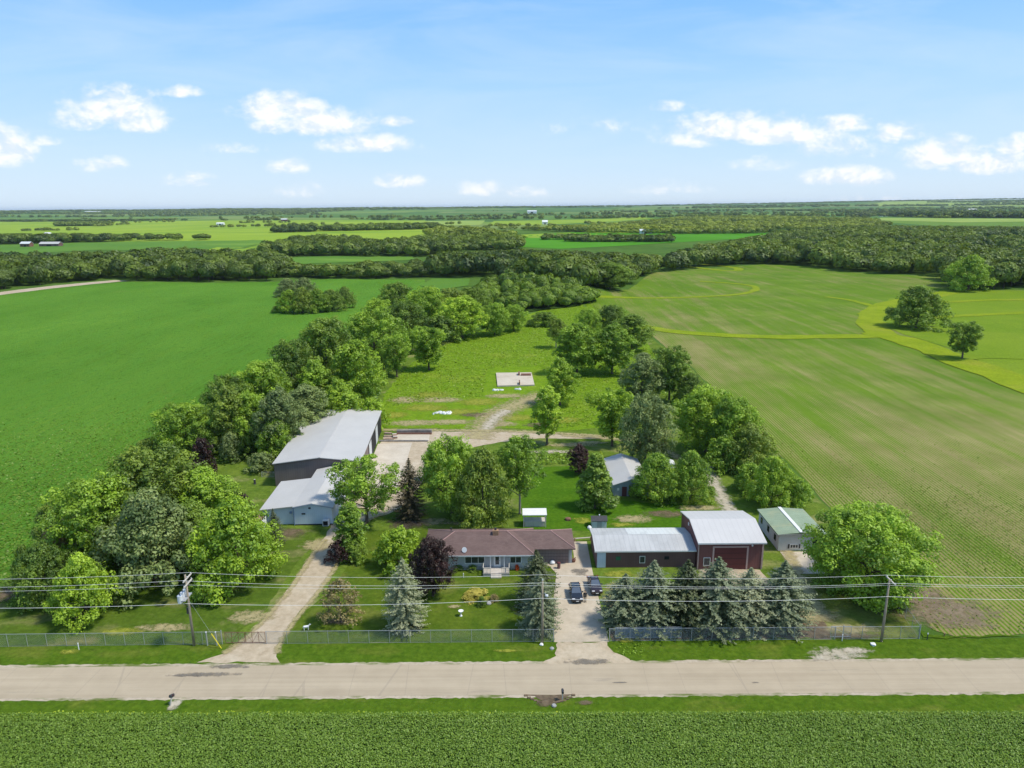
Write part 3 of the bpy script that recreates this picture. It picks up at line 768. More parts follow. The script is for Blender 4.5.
def conifer(seed, h, r, nb=34, bpw=13, gap=.0):
    """whorls of drooping branches, each a flat spray of needle cards, lighter tips reaching out of the outline"""
    rng = np.random.default_rng(seed)
    C, N, S, RN = [], [], [], []
    br = MB()
    for k in range(nb):
        t = k / (nb - 1)
        z = h * (0.035 + 0.945 * t ** .95)
        R = r * min(1.0, (1 - t) * 2.0) ** .85 * (1 if t > .05 else .9) + .10
        nbr = max(4, int(bpw * (1 - .55 * t)))
        a0 = rng.uniform(0, 6.28)
        for i in range(nbr):
            a = a0 + 6.283 * i / nbr + rng.uniform(-.25, .25)
            L = R * rng.uniform(.70, 1.18)
            hue = rng.uniform(.15, .75)
            nseg = max(3, int(L / .20))
            for s in range(nseg):
                u = (s + .6) / nseg
                zz = z - .30 * L * u + .34 * L * max(0, u - .55) ** 1.5 * 1.8
                w = (.16 + .30 * (1 - u)) * min(1, L / 1.4) * (0.5 if u < .2 else 1)
                m_ = 3 if u < .85 else 2
                for j in range(m_):
                    o = rng.uniform(-1, 1) * w
                    C.append((math.cos(a) * L * u - math.sin(a) * o, math.sin(a) * L * u + math.cos(a) * o, zz + rng.uniform(-.10, .06)))
                    N.append((math.cos(a) * .45 + rng.normal() * .35, math.sin(a) * .45 + rng.normal() * .35, .9))
                    S.append(rng.uniform(.13, .24) * (1.0 if u < .8 else .8))
                    RN.append(np.clip(hue + .32 * (u - .45) + rng.normal() * .08, 0, 1))
    C = np.array(C); N = np.array(N); S = np.array(S)
    v, q = cards(C, N, S, .5, rng)
    crown = np_mesh('crown', v, q, M['leaf_bluespruce'], np.array(RN), link=False)
    tb = MB().tube([(0, 0, 0), (0, 0, h * .5), (0, 0, h * .97)], [.02 * h, .012 * h, .01], 7).build('trunk', M['trunk']); tr = tb.data; bpy.data.objects.remove(tb)
    PROTO.setdefault('spruce', []).append((crown, tr, h, r))
for s in (21, 22, 23): conifer(s, 11, 3.3)

NAMES = dict(big='broadleaf_tree', round='broadleaf_tree', oval='broadleaf_tree', vase='broadleaf_tree', dome='broadleaf_tree', poplar='poplar_tree', bush='shrub', pyramid='broadleaf_tree', open='broadleaf_tree', sparse='young_tree', palestem='broadleaf_tree', spruce='spruce_tree')
pcount = {}
def tree(kind, bx, by, top, width, leaf, label, cat='tree', name=None, rz=None, variant=None, low=False, group=None, hmul=.95):
    """bx,by = trunk foot in the photograph, top = row of the crown top, width = crown width, all measured on the photograph"""
    if low: by = by - max(0, .17 * width - 3)
    x, y = at(bx, by)
    z = float(hgt(x, y))
    h = max(1.0, height_for(top, x, y)) * hmul
    sc = scale_at(x, y, z + h / 2)
    i = pcount.get(kind, 0); pcount[kind] = i + 1
    crown, trunk, ph, pr = PROTO[kind][(variant if variant is not None else i) % len(PROTO[kind])]
    w = width / sc / (2 * pr) * .98
    t = empty(name or NAMES[kind], (x, y, z - .03), random.uniform(0, 6.28) if rz is None else rz, label, cat, group)
    t.scale = (w, w, h / ph)
    for nm, me in (('trunk', trunk), ('crown', crown)):
        o = bpy.data.objects.new(nm, me); COL.objects.link(o); o.parent = t
        if nm == 'crown':
            o.material_slots[0].link = 'OBJECT'; o.material_slots[0].material = M['leaf_' + leaf]
    return t

T = tree
# clump west of the gravel drive
T('dome', 88, 616, 553, 62, 'bright', 'small bright green maple at the front left foot of the tree clump beside the field')
T('dome', 50, 602, 543, 64, 'dark', 'dark green low tree at the left end of the clump, beside the bean field corner')
T('dome', 157, 598, 489, 104, 'grey', 'large grey-green silver maple at the front of the clump behind the pole with transformers', low=True)
T('dome', 240, 594, 497, 90, 'bright', 'full bright green maple beside the gravel drive, left of the pale blue building', low=True)
T('round', 105, 566, 474, 92, 'mid', 'broad yellow-green tree in the middle of the clump, behind the silver maple', 'tree')
T('round', 158, 540, 446, 100, 'olive', 'tallest olive green crown at the back of the clump left of the drive')
T('oval', 208, 538, 464, 64, 'mid', 'darker tree at the right rear of the clump, nearest the grey shed')
T('round', 70, 552, 498, 62, 'olive', 'yellowish tree on the field edge, second from the left end of the clump')
T('bush', 238, 528, 490, 36, 'purple', 'dark purple shrub at the right rear of the clump by the mown strip', 'shrub')
T('bush', 64, 574, 520, 34, 'sparse', 'brownish thin shrub inside the clump above the dark low tree', 'shrub')
T('bush', 29, 590, 545, 26, 'dark', 'dark small shrub on the bean field corner at the clump end', 'shrub')
T('round', 128, 560, 500, 56, 'dark', 'dark crown squeezed between the silver maple and the broad yellow-green tree')
T('oval', 195, 566, 500, 58, 'dark', 'dark crown squeezed between the silver maple and the maple beside the drive')
T('spruce', 276, 545, 506, 20, 'darkspruce', 'small dark spruce between the roadside maple and the pale blue building')
T('bush', 152, 462, 436, 34, 'olive', 'low olive scrub on the field edge behind the clump', 'shrub')
T('bush', 205, 600, 575, 30, 'mid', 'low green shrub under the right side of the silver maple', 'shrub')
# hedgerow between bean field and shed
T('round', 188, 455, 402, 66, 'mid', 'round green tree at the near end of the hedgerow, on the bean field edge')
T('oval', 203, 458, 422, 30, 'dark', 'dark slim tree below the near end of the hedgerow')
T('bush', 204, 474, 436, 26, 'purple', 'blackish purple shrub in front of the hedgerow, above the mown strip', 'shrub')
T('oval', 235, 452, 384, 46, 'olive', 'thin olive tree with visible stems in the hedgerow above the mown strip')
T('bush', 232, 461, 432, 24, 'grey', 'small grey-green shrub in front of the olive hedgerow tree', 'shrub')
T('oval', 252, 452, 388, 38, 'mid', 'upright green tree in the hedgerow, two trees left of the shed roof')
T('dome', 247, 455, 420, 36, 'dark', 'dark lower tree in the hedgerow behind the mown strip')
T('oval', 283, 456, 386, 48, 'grey', 'pale green upright tree with light stems left of the shed roof')
T('dome', 279, 460, 418, 40, 'bright', 'bright green low tree touching the left eave of the shed roof')
T('bush', 262, 471, 452, 30, 'grey', 'sprawling grey-green shrub on the mown strip by the shed wall', 'shrub')
T('oval', 308, 438, 382, 50, 'grey', 'silvery grey tree directly behind the shed roof')
T('round', 266, 425, 360, 62, 'mid', 'large green tree in the hedgerow behind the upright pair, on the bean field edge')
T('round', 232, 432, 374, 50, 'dark', 'dark tree in the hedgerow on the bean field edge between two greener ones')
T('round', 296, 408, 338, 52, 'dark', 'dark round tree halfway along the hedgerow on the bean field edge')
T('oval', 318, 415, 358, 40, 'mid', 'narrow green tree inside the hedgerow behind the silvery one')
T('round', 330, 398, 316, 66, 'dark', 'broad dark tree highest on the bean field edge of the hedgerow')
T('oval', 359, 410, 336, 52, 'bright', 'tall bright green tree standing out of the hedgerow behind the shed')
T('oval', 342, 424, 378, 34, 'bright', 'small light green tree just behind the shed roof ridge')
T('bush', 350, 430, 392, 40, 'bright', 'bright leafy shrub behind the right rear corner of the shed roof', 'shrub')
T('bush', 372, 428, 396, 34, 'bright', 'lime shrub beside the right rear corner of the shed', 'shrub')
T('round', 376, 368, 308, 60, 'mid', 'rounded green tree in the hedgerow left of the young tree with a bare trunk')
T('vase', 397, 377, 331, 34, 'mid', 'young tree with a bare slim trunk at the meadow edge')
T('vase', 429, 370, 326, 44, 'bright', 'wide bright green tree on a short trunk at the left of the meadow')
T('dome', 345, 385, 345, 50, 'olive', 'olive low crown among the dark hedgerow trees')
T('round', 405, 342, 300, 48, 'dark', 'dark tree in the upper hedgerow beyond the wide bright tree')
T('round', 398, 318, 282, 40, 'dark', 'dark tree at the top of the bean field corner of the hedgerow')
T('round', 428, 325, 286, 46, 'mid', 'green rounded tree in the upper hedgerow near the hill wood')
T('round', 452, 322, 288, 40, 'olive', 'olive tree in the upper hedgerow next to the hill wood')
T('round', 462, 338, 296, 52, 'bright', 'bright spreading tree at the upper left corner of the meadow')
T('round', 495, 335, 302, 34, 'mid', 'left tree of a green pair at the top of the meadow below the hill wood')
T('round', 514, 331, 304, 27, 'mid', 'right tree of a green pair at the top of the meadow below the hill wood')
T('bush', 441, 342, 315, 40, 'dark', 'dark undergrowth shrub behind the wide bright tree', 'shrub')
T('bush', 545, 326, 311, 32, 'dark', 'isolated dark shrub on the meadow below the hill wood', 'shrub')
T('bush', 418, 352, 326, 34, 'mid', 'green shrub between the young tree and the wide bright tree', 'shrub')
T('round', 380, 330, 298, 40, 'mid', 'green tree on the bean field corner below the darker top of the hedgerow')
T('round', 472, 318, 286, 36, 'dark', 'dark tree squeezed against the left foot of the hill wood')
# island of trees in the bean field
IG = 'trees of the island in the bean field'
for a in ((290, 313, 289, 26, 'bright', 'leftmost bright green tree of the island in the bean field'), (303, 313, 287, 28, 'olive', 'second tree from the left of the island in the bean field'), (318, 312, 288, 28, 'mid', 'third tree from the left of the island in the bean field'),
          (332, 311, 289, 28, 'dark', 'fourth tree from the left of the island in the bean field'), (345, 308, 286, 24, 'dark', 'rightmost dark tree of the island in the bean field'), (288, 297, 278, 26, 'grey', 'left grey-green tree just behind the field island'), (304, 296, 277, 26, 'grey', 'right grey-green tree just behind the field island')):
    T('dome', *a, group=IG)
T('bush', 277, 312, 305, 10, 'dark', 'tiny shrub at the left tip of the field island', 'shrub')
# meadow's right side
T('palestem', 556, 348, 318, 22, 'olive', 'thin tree with bare pale stems at the right of the meadow')
T('oval', 577, 374, 320, 46, 'mid', 'green tree on a clear trunk, left of a pair in the meadow')
T('oval', 612, 374, 322, 46, 'mid', 'green tree on a clear trunk, right of a pair in the meadow')
T('round', 588, 340, 308, 26, 'mid', 'smaller tree behind the meadow pair')
T('round', 610, 336, 304, 34, 'dark', 'dark tree at the top of the row along the crop field')
T('oval', 632, 352, 312, 42, 'dark', 'dark tall tree on the crop field edge beyond the meadow pair')
T('oval', 560, 405, 356, 34, 'bright', 'bright green tree between the slab and the tall poplar')
T('poplar', 547, 445, 382, 33, 'bright', 'tall slim poplar with a clear trunk beside the gravel lane')
T('oval', 641, 405, 350, 42, 'grey', 'grey-green tree on the crop field edge, left of the dark forked tree')
T('vase', 669, 402, 344, 46, 'dark', 'dark forked tree with an open crown on the crop field edge')
T('dome', 690, 405, 372, 32, 'dark', 'low dark tree at the foot of the dark forked tree')
T('vase', 612, 446, 387, 52, 'bright', 'lime green tree behind the grey shed, left of the pale flowering tree')
T('round', 645, 466, 393, 54, 'grey', 'pale flowering grey-green tree standing behind the grey shed')
T('round', 706, 452, 386, 70, 'bright', 'broad lime green tree on the crop field edge above the dirt track')
T('round', 732, 462, 396, 54, 'mid', 'green tree at the right of the lime crown on the field edge')
T('dome', 748, 470, 422, 52, 'olive', 'olive brown tangled tree on the field edge right of the lime crown')
T('bush', 722, 470, 436, 40, 'mid', 'green shrub under the lime crown beside the dirt track', 'shrub')
T('dome', 771, 506, 456, 46, 'bright', 'bright small tree on the field edge above the green-roofed trailer')
T('bush', 750, 492, 462, 36, 'mid', 'green shrub beside the dirt track left of the bright small tree', 'shrub')
T('bush', 796, 507, 478, 32, 'mid', 'green shrub overhanging the rear of the green-roofed trailer', 'shrub')
# around the lawn behind the house
T('pyramid', 595, 508, 452, 52, 'dark', 'dark green pyramid-shaped tree left of the grey shed on the lawn')
T('spruce', 600, 480, 448, 14, 'yellow', 'small yellow-green conifer peeping behind the pyramid-shaped tree')
T('oval', 579, 474, 443, 23, 'purple', 'small purple-leaved tree at the far edge of the back lawn')
T('dome', 655, 500, 452, 46, 'mid', 'green tree covering the right side of the grey shed')
T('dome', 690, 500, 450, 44, 'mid', 'green tree with white blossom beside the dirt track, right of the grey shed')
T('round', 452, 515, 436, 62, 'mid', 'big green tree at the left of the group behind the brown-roofed house')
T('dome', 483, 524, 446, 56, 'olive', 'drooping olive willow in the middle of the group behind the house')
T('palestem', 520, 514, 435, 52, 'mid', 'green tree on pale bare stems, right of the group behind the house')
T('spruce', 411, 517, 454, 36, 'brownspruce', 'dark brownish spruce at the end of the gravel yard')
T('spruce', 431, 480, 441, 20, 'bluespruce', 'blue spruce tip behind the brownish spruce in the yard')
T('bush', 475, 532, 505, 30, 'olive', 'low olive shrub under the drooping willow', 'shrub')
# front of the house
T('open', 367, 522, 456, 78, 'mid', 'wide open-crowned green tree beside the gravel drive, over the pale blue building')
T('poplar', 352, 556, 500, 34, 'mid', 'slim green tree in front of the wide open-crowned one')
T('bush', 339, 562, 540, 26, 'purple', 'pinkish purple shrub at the edge of the gravel drive', 'shrub')
T('bush', 354, 560, 540, 30, 'dark', 'dark shrub beside the pinkish purple one', 'shrub')
T('bush', 362, 563, 555, 14, 'lime', 'tiny lime green shrub on the front lawn', 'shrub')
T('bush', 400, 566, 526, 50, 'lime', 'spreading lime green shrub left of the brown-roofed house', 'shrub')
T('round', 433, 596, 540, 44, 'purple', 'dark purple maple in front of the house', hmul=1.0)
T('spruce', 405, 628, 552, 46, 'silverspruce', 'silver-blue spruce standing alone behind the fence on the front lawn')
T('sparse', 341, 622, 576, 44, 'sparse', 'thin greyish half-bare tree on the front lawn beside the gravel drive')
T('spruce', 536, 604, 546, 44, 'darkspruce', 'dark tall spruce at the left of the concrete drive, nearer the house')
T('spruce', 539, 630, 566, 44, 'bluespruce', 'shorter spruce behind the middle pole, left of the concrete drive')
T('bush', 482, 606, 596, 10, 'dark', 'tiny dark green sapling on the front lawn', 'shrub', 'sapling')
T('bush', 494, 601, 594, 10, 'sparse', 'tiny bare brown shrub on the front lawn right of the sapling', 'shrub')
T('bush', 476, 597, 592, 28, 'paleflower', 'patch of pale yellow flowers on the front lawn', 'flowers', 'flower_bed')
T('bush', 517, 570, 565, 5, 'orange', 'orange flowers beside the front deck', 'flowers', 'flower_bed')
for xx, a in ((458, 'left'), (473, 'right')): T('bush', xx, 569, 564, 15, 'dark', f'{a} low dark foundation shrub under the house front window', 'shrub')
# spruces in front of the red barn
for k, (bx, top, w, lf, d) in enumerate(((624, 570, 38, 'bluespruce', 'shortest spruce at the drive end of the row before the barns'), (652, 556, 46, 'bluespruce', 'second spruce from the concrete drive in the row before the barns'),
        (685, 555, 42, 'darkspruce', 'darkest green spruce of the row, third from the concrete drive'), (715, 552, 52, 'bluespruce', 'widest spruce of the row, in front of the red barn door'),
        (747, 564, 42, 'silverspruce', 'silvery spruce of the row, second from its right end'), (780, 556, 44, 'bluespruce', 'last spruce at the right end of the row before the barns'))):
    T('spruce', bx, 625, top, w + 18, lf, d, group='spruces in a row before the barns', low=False)
T('bush', 623, 628, 616, 20, 'lime', 'yellow-green low shrub under the first spruce by the concrete drive', 'shrub')
T('big', 864, 611, 507, 120, 'mid', 'huge round green maple right of the green-roofed trailer, on the crop field edge', low=True)
T('bush', 893, 606, 588, 30, 'mid', 'low green shrub under the right side of the huge maple', 'shrub')
# lone field trees
T('dome', 916, 328, 285, 56, 'dark', 'larger dark lone tree in the field grass at right')
T('vase', 962, 359, 320, 37, 'dark', 'smaller dark lone tree on a visible trunk in the field grass at right')
# edge of the right-hand wood
T('dome', 968, 290, 254, 44, 'mid', 'big pale-topped tree jutting into the field at the corner of the right wood')
T('round', 610, 289, 262, 46, 'dark', 'darkest big round tree at the right end of the wood behind the hill')
T('round', 643, 275, 262, 18, 'dark', 'small round tree at the field corner right of the darkest big tree')
for bx, by, w, hh in ((838, 640, 0, 0),): pass

# ---------------------------------------------------------------- woods
def crown_block(seed, n, size):
    """a rounded woodland crown: a lumpy dome of leaf sprays reaching nearly to the ground"""
    rng = np.random.default_rng(seed)
    d = rng.normal(size=(n * 2, 3)); d /= np.linalg.norm(d, axis=1, keepdims=True)
    d = d[d[:, 2] > -.75][:n]
    k = rng.normal(size=(7, 3)) * 3.2; ph = rng.uniform(0, 6.28, 7)
    lump = np.sin(d @ k.T + ph).sum(1) / 7
    r = 1 + .34 * lump - .12 * rng.random(len(d))
    p = np.column_stack([d[:, 0] * r, d[:, 1] * r, (.56 + .42 * d[:, 2] * r) * 1.8])
    nn = d * np.array([1, 1, 1.1]) + rng.normal(size=d.shape) * .3 + np.array([0, 0, .15])
    v, q = cards(p, nn, size * rng.uniform(.7, 1.25, len(p)), .65, rng)
    v[:, 2] /= 1.8
    return v, q, np.clip(.5 + lump * .5 + rng.normal(size=len(p)) * .12, 0, 1)
BLK = [crown_block(100 + i, 1100, .11) for i in range(4)]
BLKL = [crown_block(200 + i, 360, .17) for i in range(4)]
BLKX = [crown_block(300 + i, 110, .30) for i in range(4)]
WOODMESH = [np_mesh('crown', v, q, M['leaf_wood'], r, link=False) for v, q, r in BLK]
wt = MB().tube([(0, 0, 0), (0, 0, .3), (.02, 0, .7)], [.045, .035, .01], 6).build('trunk', M['trunk']); WTR = wt.data; bpy.data.objects.remove(wt)

def in_poly(P, poly):
    x, y = P[:, 0], P[:, 1]; ins = np.zeros(len(P), bool); n = len(poly)
    for i in range(n):
        x1, y1 = poly[i]; x2, y2 = poly[(i + 1) % n]
        if abs(y2 - y1) < 1e-9: continue
        c = ((y1 > y) != (y2 > y)) & (x < (x2 - x1) * (y - y1) / (y2 - y1) + x1)
        ins ^= c
    return ins

def scatter(poly, sp):
    A = np.array(poly); lo, hi = A.min(0), A.max(0)
    gx_, gy_ = np.meshgrid(np.arange(lo[0], hi[0], sp), np.arange(lo[1], hi[1], sp))
    P = np.stack([gx_.ravel(), gy_.ravel()], -1)
    P[:, 0] += np.where((np.round((P[:, 1] - lo[1]) / sp) % 2) > 0, sp / 2, 0)
    P += RNG.uniform(-.38, .38, P.shape) * sp
    return P[in_poly(P, poly)]

def mass(name, P, H, Rr, blocks, mat, label, cat, kind='stuff'):
    n = len(P)
    if n == 0: return
    z = hgt(P[:, 0], P[:, 1])
    V, Q, RN = [], [], []; base = 0
    which = RNG.integers(0, len(blocks), n)
    for b, (v, q, r) in enumerate(blocks):
        idx = np.where(which == b)[0]
        if len(idx) == 0: continue
        a = RNG.uniform(0, 6.28, len(idx)); ca, sa = np.cos(a)[:, None], np.sin(a)[:, None]
        x = (v[None, :, 0] * ca - v[None, :, 1] * sa) * Rr[idx][:, None] + P[idx, 0][:, None]
        y = (v[None, :, 0] * sa + v[None, :, 1] * ca) * Rr[idx][:, None] + P[idx, 1][:, None]
        zz = v[None, :, 2] * H[idx][:, None] + z[idx][:, None]
        V.append(np.stack([x, y, zz], -1).reshape(-1, 3))
        Q.append((q[None] + (np.arange(len(idx)) * len(v))[:, None, None]).reshape(-1, 4) + base)
        RN.append(np.clip(r[None] + (RNG.normal(size=len(idx)) * .24 + .22 * np.sin(P[idx, 0] / 90 + 2 * np.sin(P[idx, 1] / 140)))[:, None], 0, 1).ravel())
        base += len(v) * len(idx)
    o = np_mesh(name, np.concatenate(V), np.concatenate(Q), mat, np.concatenate(RN))
    tag(o, label, cat, kind=kind)
    return o

indiv = [0]
def wood(poly_px, sp, h, n_ind, label, mass_label, mat='wood', dome=None, far=False, hv=.28, rmul=.66, clip=True, gaps=.06):
    poly = px(poly_px)
    P = scatter(poly, sp)
    D = np.sqrt((P ** 2).sum(1))
    order = np.argsort(D); P = P[order]; D = D[order]
    H = h * RNG.uniform(1 - hv, 1 + hv, len(P)); Rr = sp * rmul * RNG.uniform(.85, 1.25, len(P))
    if dome is None and clip:      # keep the canopy, not only the feet, inside the wood's outline
        Q = np.column_stack([P, hgt(P[:, 0], P[:, 1]) + H * .92 - CAM_H]); zc = Q @ FW
        keep = in_poly(np.column_stack([512 + FPX * (Q @ RT) / zc, 384 - FPX * (Q @ UP) / zc]), poly_px)
        if keep.sum() > .12 * len(P) or far: P, D, H, Rr = P[keep], D[keep], H[keep], Rr[keep]
    if dome is None and gaps:
        lf = np.sin(P[:, 0] / (sp * 5.1) + 2 * np.sin(P[:, 1] / (sp * 6.3))) + np.sin(P[:, 1] / (sp * 4.2) + 1.7 * np.sin(P[:, 0] / (sp * 8.3)))
        kp = lf > -2 + gaps * 2
        P, D, H, Rr = P[kp], D[kp], H[kp], Rr[kp]
    vis = np.abs(P[:, 0] / np.maximum(P[:, 1], 1)) < .74
    if dome is not None:
        cx_, cy_ = at(*dome[0]); H = H * (0.8 + .25 * np.exp(-(((P[:, 0] - cx_) / dome[1]) ** 2 + ((P[:, 1] - cy_) / dome[2]) ** 2)))
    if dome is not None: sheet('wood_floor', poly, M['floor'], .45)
    ind = np.where(vis)[0][:n_ind]
    for k in ind:
        x, y = P[k]; z = float(hgt(x, y))
        t = empty('woodland_tree', (x, y, z), random.uniform(0, 6.28), label, 'tree', group=label.split(' at ')[0][:60] if False else mass_label + ', front trees')
        t.scale = (Rr[k], Rr[k], H[k])
        for nm, me in (('trunk', WTR), ('crown', WOODMESH[indiv[0] % 4])):
            o = bpy.data.objects.new(nm, me); COL.objects.link(o); o.parent = t
            if nm == 'crown':
                o.material_slots[0].link = 'OBJECT'; o.material_slots[0].material = M['leaf_' + (mat)]
        indiv[0] += 1
    rest = np.ones(len(P), bool); rest[ind] = False
    P, D, H, Rr = P[rest], D[rest], H[rest], Rr[rest]
    if far: mass('distant_wood', P, H, Rr, BLKX, M['leaf_' + mat], mass_label, 'wood')
    else:
        mass('wood', P, H, Rr, BLKL, M['leaf_' + mat], mass_label, 'wood')

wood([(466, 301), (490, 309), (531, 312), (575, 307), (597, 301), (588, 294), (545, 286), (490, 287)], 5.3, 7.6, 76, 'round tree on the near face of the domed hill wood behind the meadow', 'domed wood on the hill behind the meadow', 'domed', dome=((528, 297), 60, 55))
wood([(-90, 304), (-20, 294), (0, 290), (60, 283.5), (118, 279), (126, 281), (200, 282), (278, 281), (284, 272), (288, 265), (150, 264), (0, 268), (-120, 274)], 11.5, 14, 28, 'dark tree on the front edge of the wood behind the left bean field', 'dark wood behind the left bean field', gaps=0, clip=False)
wood([(281, 278.5), (350, 278), (424, 278.5), (432, 273), (420, 272), (360, 273), (288, 273)], 10, 9.5, 10, 'dark tree in the belt at the far end of the bean field', 'tree belt at the far end of the bean field', clip=False)
wood([(424, 278), (500, 277), (545, 283), (585, 291), (606, 290), (628, 288), (640, 277), (690, 267), (720, 262), (700, 257.5), (600, 251.5), (520, 249), (432, 252.5), (420, 263)], 11.5, 14, 20, 'dark tree in the big wood between hill wood and right field', 'big wood beyond the hill', gaps=.2)
wood([(640, 274), (700, 268), (768, 263.5), (812, 266), (842, 271), (880, 274), (938, 275.5), (948, 287), (958, 289), (1100, 290), (1100, 266), (990, 259), (900, 262), (800, 258), (700, 261)], 11.5, 15, 30, 'dark tree on the edge of the wood behind the right crop field', 'dark wood behind the right crop field', clip=False)
wood([(262, 257.5), (340, 256.3), (412, 257), (520, 250), (520, 243.5), (425, 243.5), (400, 249.5), (362, 249.5), (360, 244.5), (300, 245), (270, 250)], 12, 14, 0, '', 'tree belt round the distant pond')
wood([(-120, 251), (0, 245), (56, 243.5), (130, 241.5), (236, 240), (258, 237.5), (262, 234.5), (200, 233.5), (100, 233), (-120, 234)], 13, 14, 0, '', 'distant belt of trees behind the far white barn')
wood([(700, 262), (800, 258.5), (900, 262), (985, 259.5), (1100, 263), (1100, 250), (982, 249), (976, 241), (1100, 238), (1100, 227), (860, 225), (780, 230), (740, 239), (690, 246), (715, 255)], 13, 15, 0, '', 'broad wood filling the right middle distance', gaps=.34)
wood([(416, 239), (512, 236.5), (560, 233), (700, 234.5), (860, 231.5), (900, 224), (870, 217.5), (760, 215), (680, 216), (650, 219.5), (600, 223), (540, 226), (430, 225)], 21, 11, 0, '', 'loose distant woodland of lighter trees', 'woodlight', far=True, rmul=.46, gaps=.5)
wood([(832, 217.5), (880, 215.5), (940, 218), (1100, 219), (1100, 211), (1000, 211.5), (860, 211)], 22, 20, 0, '', 'blue distant wood near the right horizon', far=True)
wood([(-100, 223), (60, 221.8), (256, 221), (400, 220.5), (512, 219.5), (512, 217.3), (256, 218.3), (-100, 220)], 24, 15, 0, '', 'thin distant tree line across the left', far=True)
wood([(56, 226.5), (105, 226), (105, 224), (56, 224.8)], 14, 12, 0, '', 'small far copse standing alone in the yellow field', far=True, clip=False, gaps=0)
wood([(274, 233), (315, 232), (315, 229), (276, 230.5)], 13, 12, 0, '', 'left far copse in the yellow field', far=True, clip=False, gaps=0)
wood([(322, 231.5), (405, 230), (440, 229), (440, 227), (322, 229.7)], 13, 11, 0, '', 'long far copse in the yellow field', far=True, clip=False, gaps=0)
wood([(540, 240), (566, 240), (567, 242), (600, 242.4), (672, 242.6), (672, 240.3), (600, 240.4), (545, 239)], 11, 9, 0, '', 'tree line across the vivid far field', far=True, clip=False, gaps=0)
# last tree lines before the horizon, and scattered hedgerow trees
rows = []
for k in range(80):
    y0 = math.exp(random.uniform(math.log(3300), math.log(26000)))
    x0 = random.uniform(-.85, .85) * y0
    L = random.uniform(200, 1500) * (y0 / 5000)
    wdt = random.uniform(20, 130) * (y0 / 5000)
    n = int(min(420, L * max(wdt, 24) / (26 * 26 * (y0 / 5000) ** 1.2)))
    rows.append(np.stack([x0 + RNG.uniform(-L, L, n), y0 + RNG.uniform(-wdt, wdt, n)], -1))
P = np.concatenate(rows)
mass('distant_treelines', P, RNG.uniform(13, 21, len(P)), RNG.uniform(9, 15, len(P)) * np.clip(P[:, 1] / 5000, .8, 2.6), BLKX, M['leaf_wood'], 'thin tree lines dotted over the plain up to the horizon', 'tree lines')
rows = []
for k in range(75):
    y0 = math.exp(random.uniform(math.log(1900), math.log(8000))); x0 = random.uniform(-.8, .8) * y0
    n = random.randint(3, 22); L = n * random.uniform(9, 16)
    a_ = random.choice((0, 0, 0, .1, -.08, 1.5))
    t = RNG.uniform(-1, 1, n) * L / 2
    rows.append(np.stack([x0 + t * math.cos(a_) + RNG.normal(size=n) * 3, y0 + t * math.sin(a_) + RNG.normal(size=n) * 5], -1))
P = np.concatenate(rows); ok = np.ones(len(P), bool)
mass('distant_hedgerow_trees', P[ok], RNG.uniform(7, 12, ok.sum()), RNG.uniform(5, 9, ok.sum()), BLKX, M['leaf_woodlight'], 'thin rows of small trees between the distant fields', 'trees')

# ---------------------------------------------------------------- crop leaves in the near field, weeds in the meadow
def leaf_field(name, poly, dens, size, zr, mat, label, cat, rows=None, tilt=.5, fade=None, rows_x=None):
    A = np.array(poly); lo, hi = A.min(0), A.max(0)
    n = int((hi - lo).prod() * dens)
    P = RNG.uniform(lo, hi, (n, 2))
    if rows: P[:, 1] = np.round(P[:, 1] / rows) * rows + RNG.normal(size=n) * rows * .33
    if rows_x: P[:, 0] = np.round(P[:, 0] / rows_x) * rows_x + RNG.normal(size=n) * rows_x * .26
    P = P[in_poly(P, poly)]
    if fade: P = P[RNG.random(len(P)) > sstep(fade[0], fade[1], np.hypot(P[:, 0], P[:, 1]))]
    n = len(P)
    z = RNG.uniform(zr[0], zr[1], n) + hgt(P[:, 0], P[:, 1])
    lump = np.sin(P[:, 0] * 1.7 + 2 * np.sin(P[:, 1] * .9)) * .5 + np.sin(P[:, 0] * .31 + P[:, 1] * .43) * .5
    z += (zr[1] - zr[0]) * .22 * lump
    nn = RNG.normal(size=(n, 3)) * tilt + np.array([0, 0, 1.0])
    v, q = cards(np.column_stack([P, z]), nn, size * RNG.uniform(.6, 1.3, n), .7)
    o = np_mesh(name, v, q, mat, np.clip(.45 + RNG.normal(size=n) * .22 + .08 * lump, 0, 1))
    return tag(o, label, cat, kind='stuff')
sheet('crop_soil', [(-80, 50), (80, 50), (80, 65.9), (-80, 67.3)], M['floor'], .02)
leaf_field('crop_plants', [(-72, 51), (72, 51), (72, 65.9), (-72, 67.2)], 165, .092, (.34, .60), M['leaf_crop'], 'dense knee-high green crop along the bottom of the picture', 'crop', rows=.76)
leaf_field('verge_weeds', [(-72, 66.2), (72, 65.0), (72, 66.2), (-72, 67.7)], 16, .12, (.05, .4), M['leaf_yellow'], 'yellowish grass weeds between the crop and the verge', 'weeds')
leaf_field('meadow_weeds', px([(384, 408), (400, 372), (440, 345), (495, 326), (545, 310), (594, 304), (636, 332), (650, 355), (636, 398), (600, 425), (560, 428), (562, 408), (548, 376), (540, 366), (490, 368), (482, 398), (440, 400)]), 1.9, .30, (.03, .35), M['leaf_weed'], 'tall bright green weeds growing over the meadow', 'weeds', tilt=.32)
leaf_field('hedge_undergrowth', px([(165, 470), (182, 440), (230, 405), (280, 375), (330, 345), (372, 322), (400, 318), (420, 345), (386, 380), (372, 420), (310, 440), (270, 460), (225, 466)]), 2.2, .40, (.1, 1.6), M['leaf_dark'], 'tangled dark undergrowth beneath the hedgerow trees', 'undergrowth', tilt=.8)
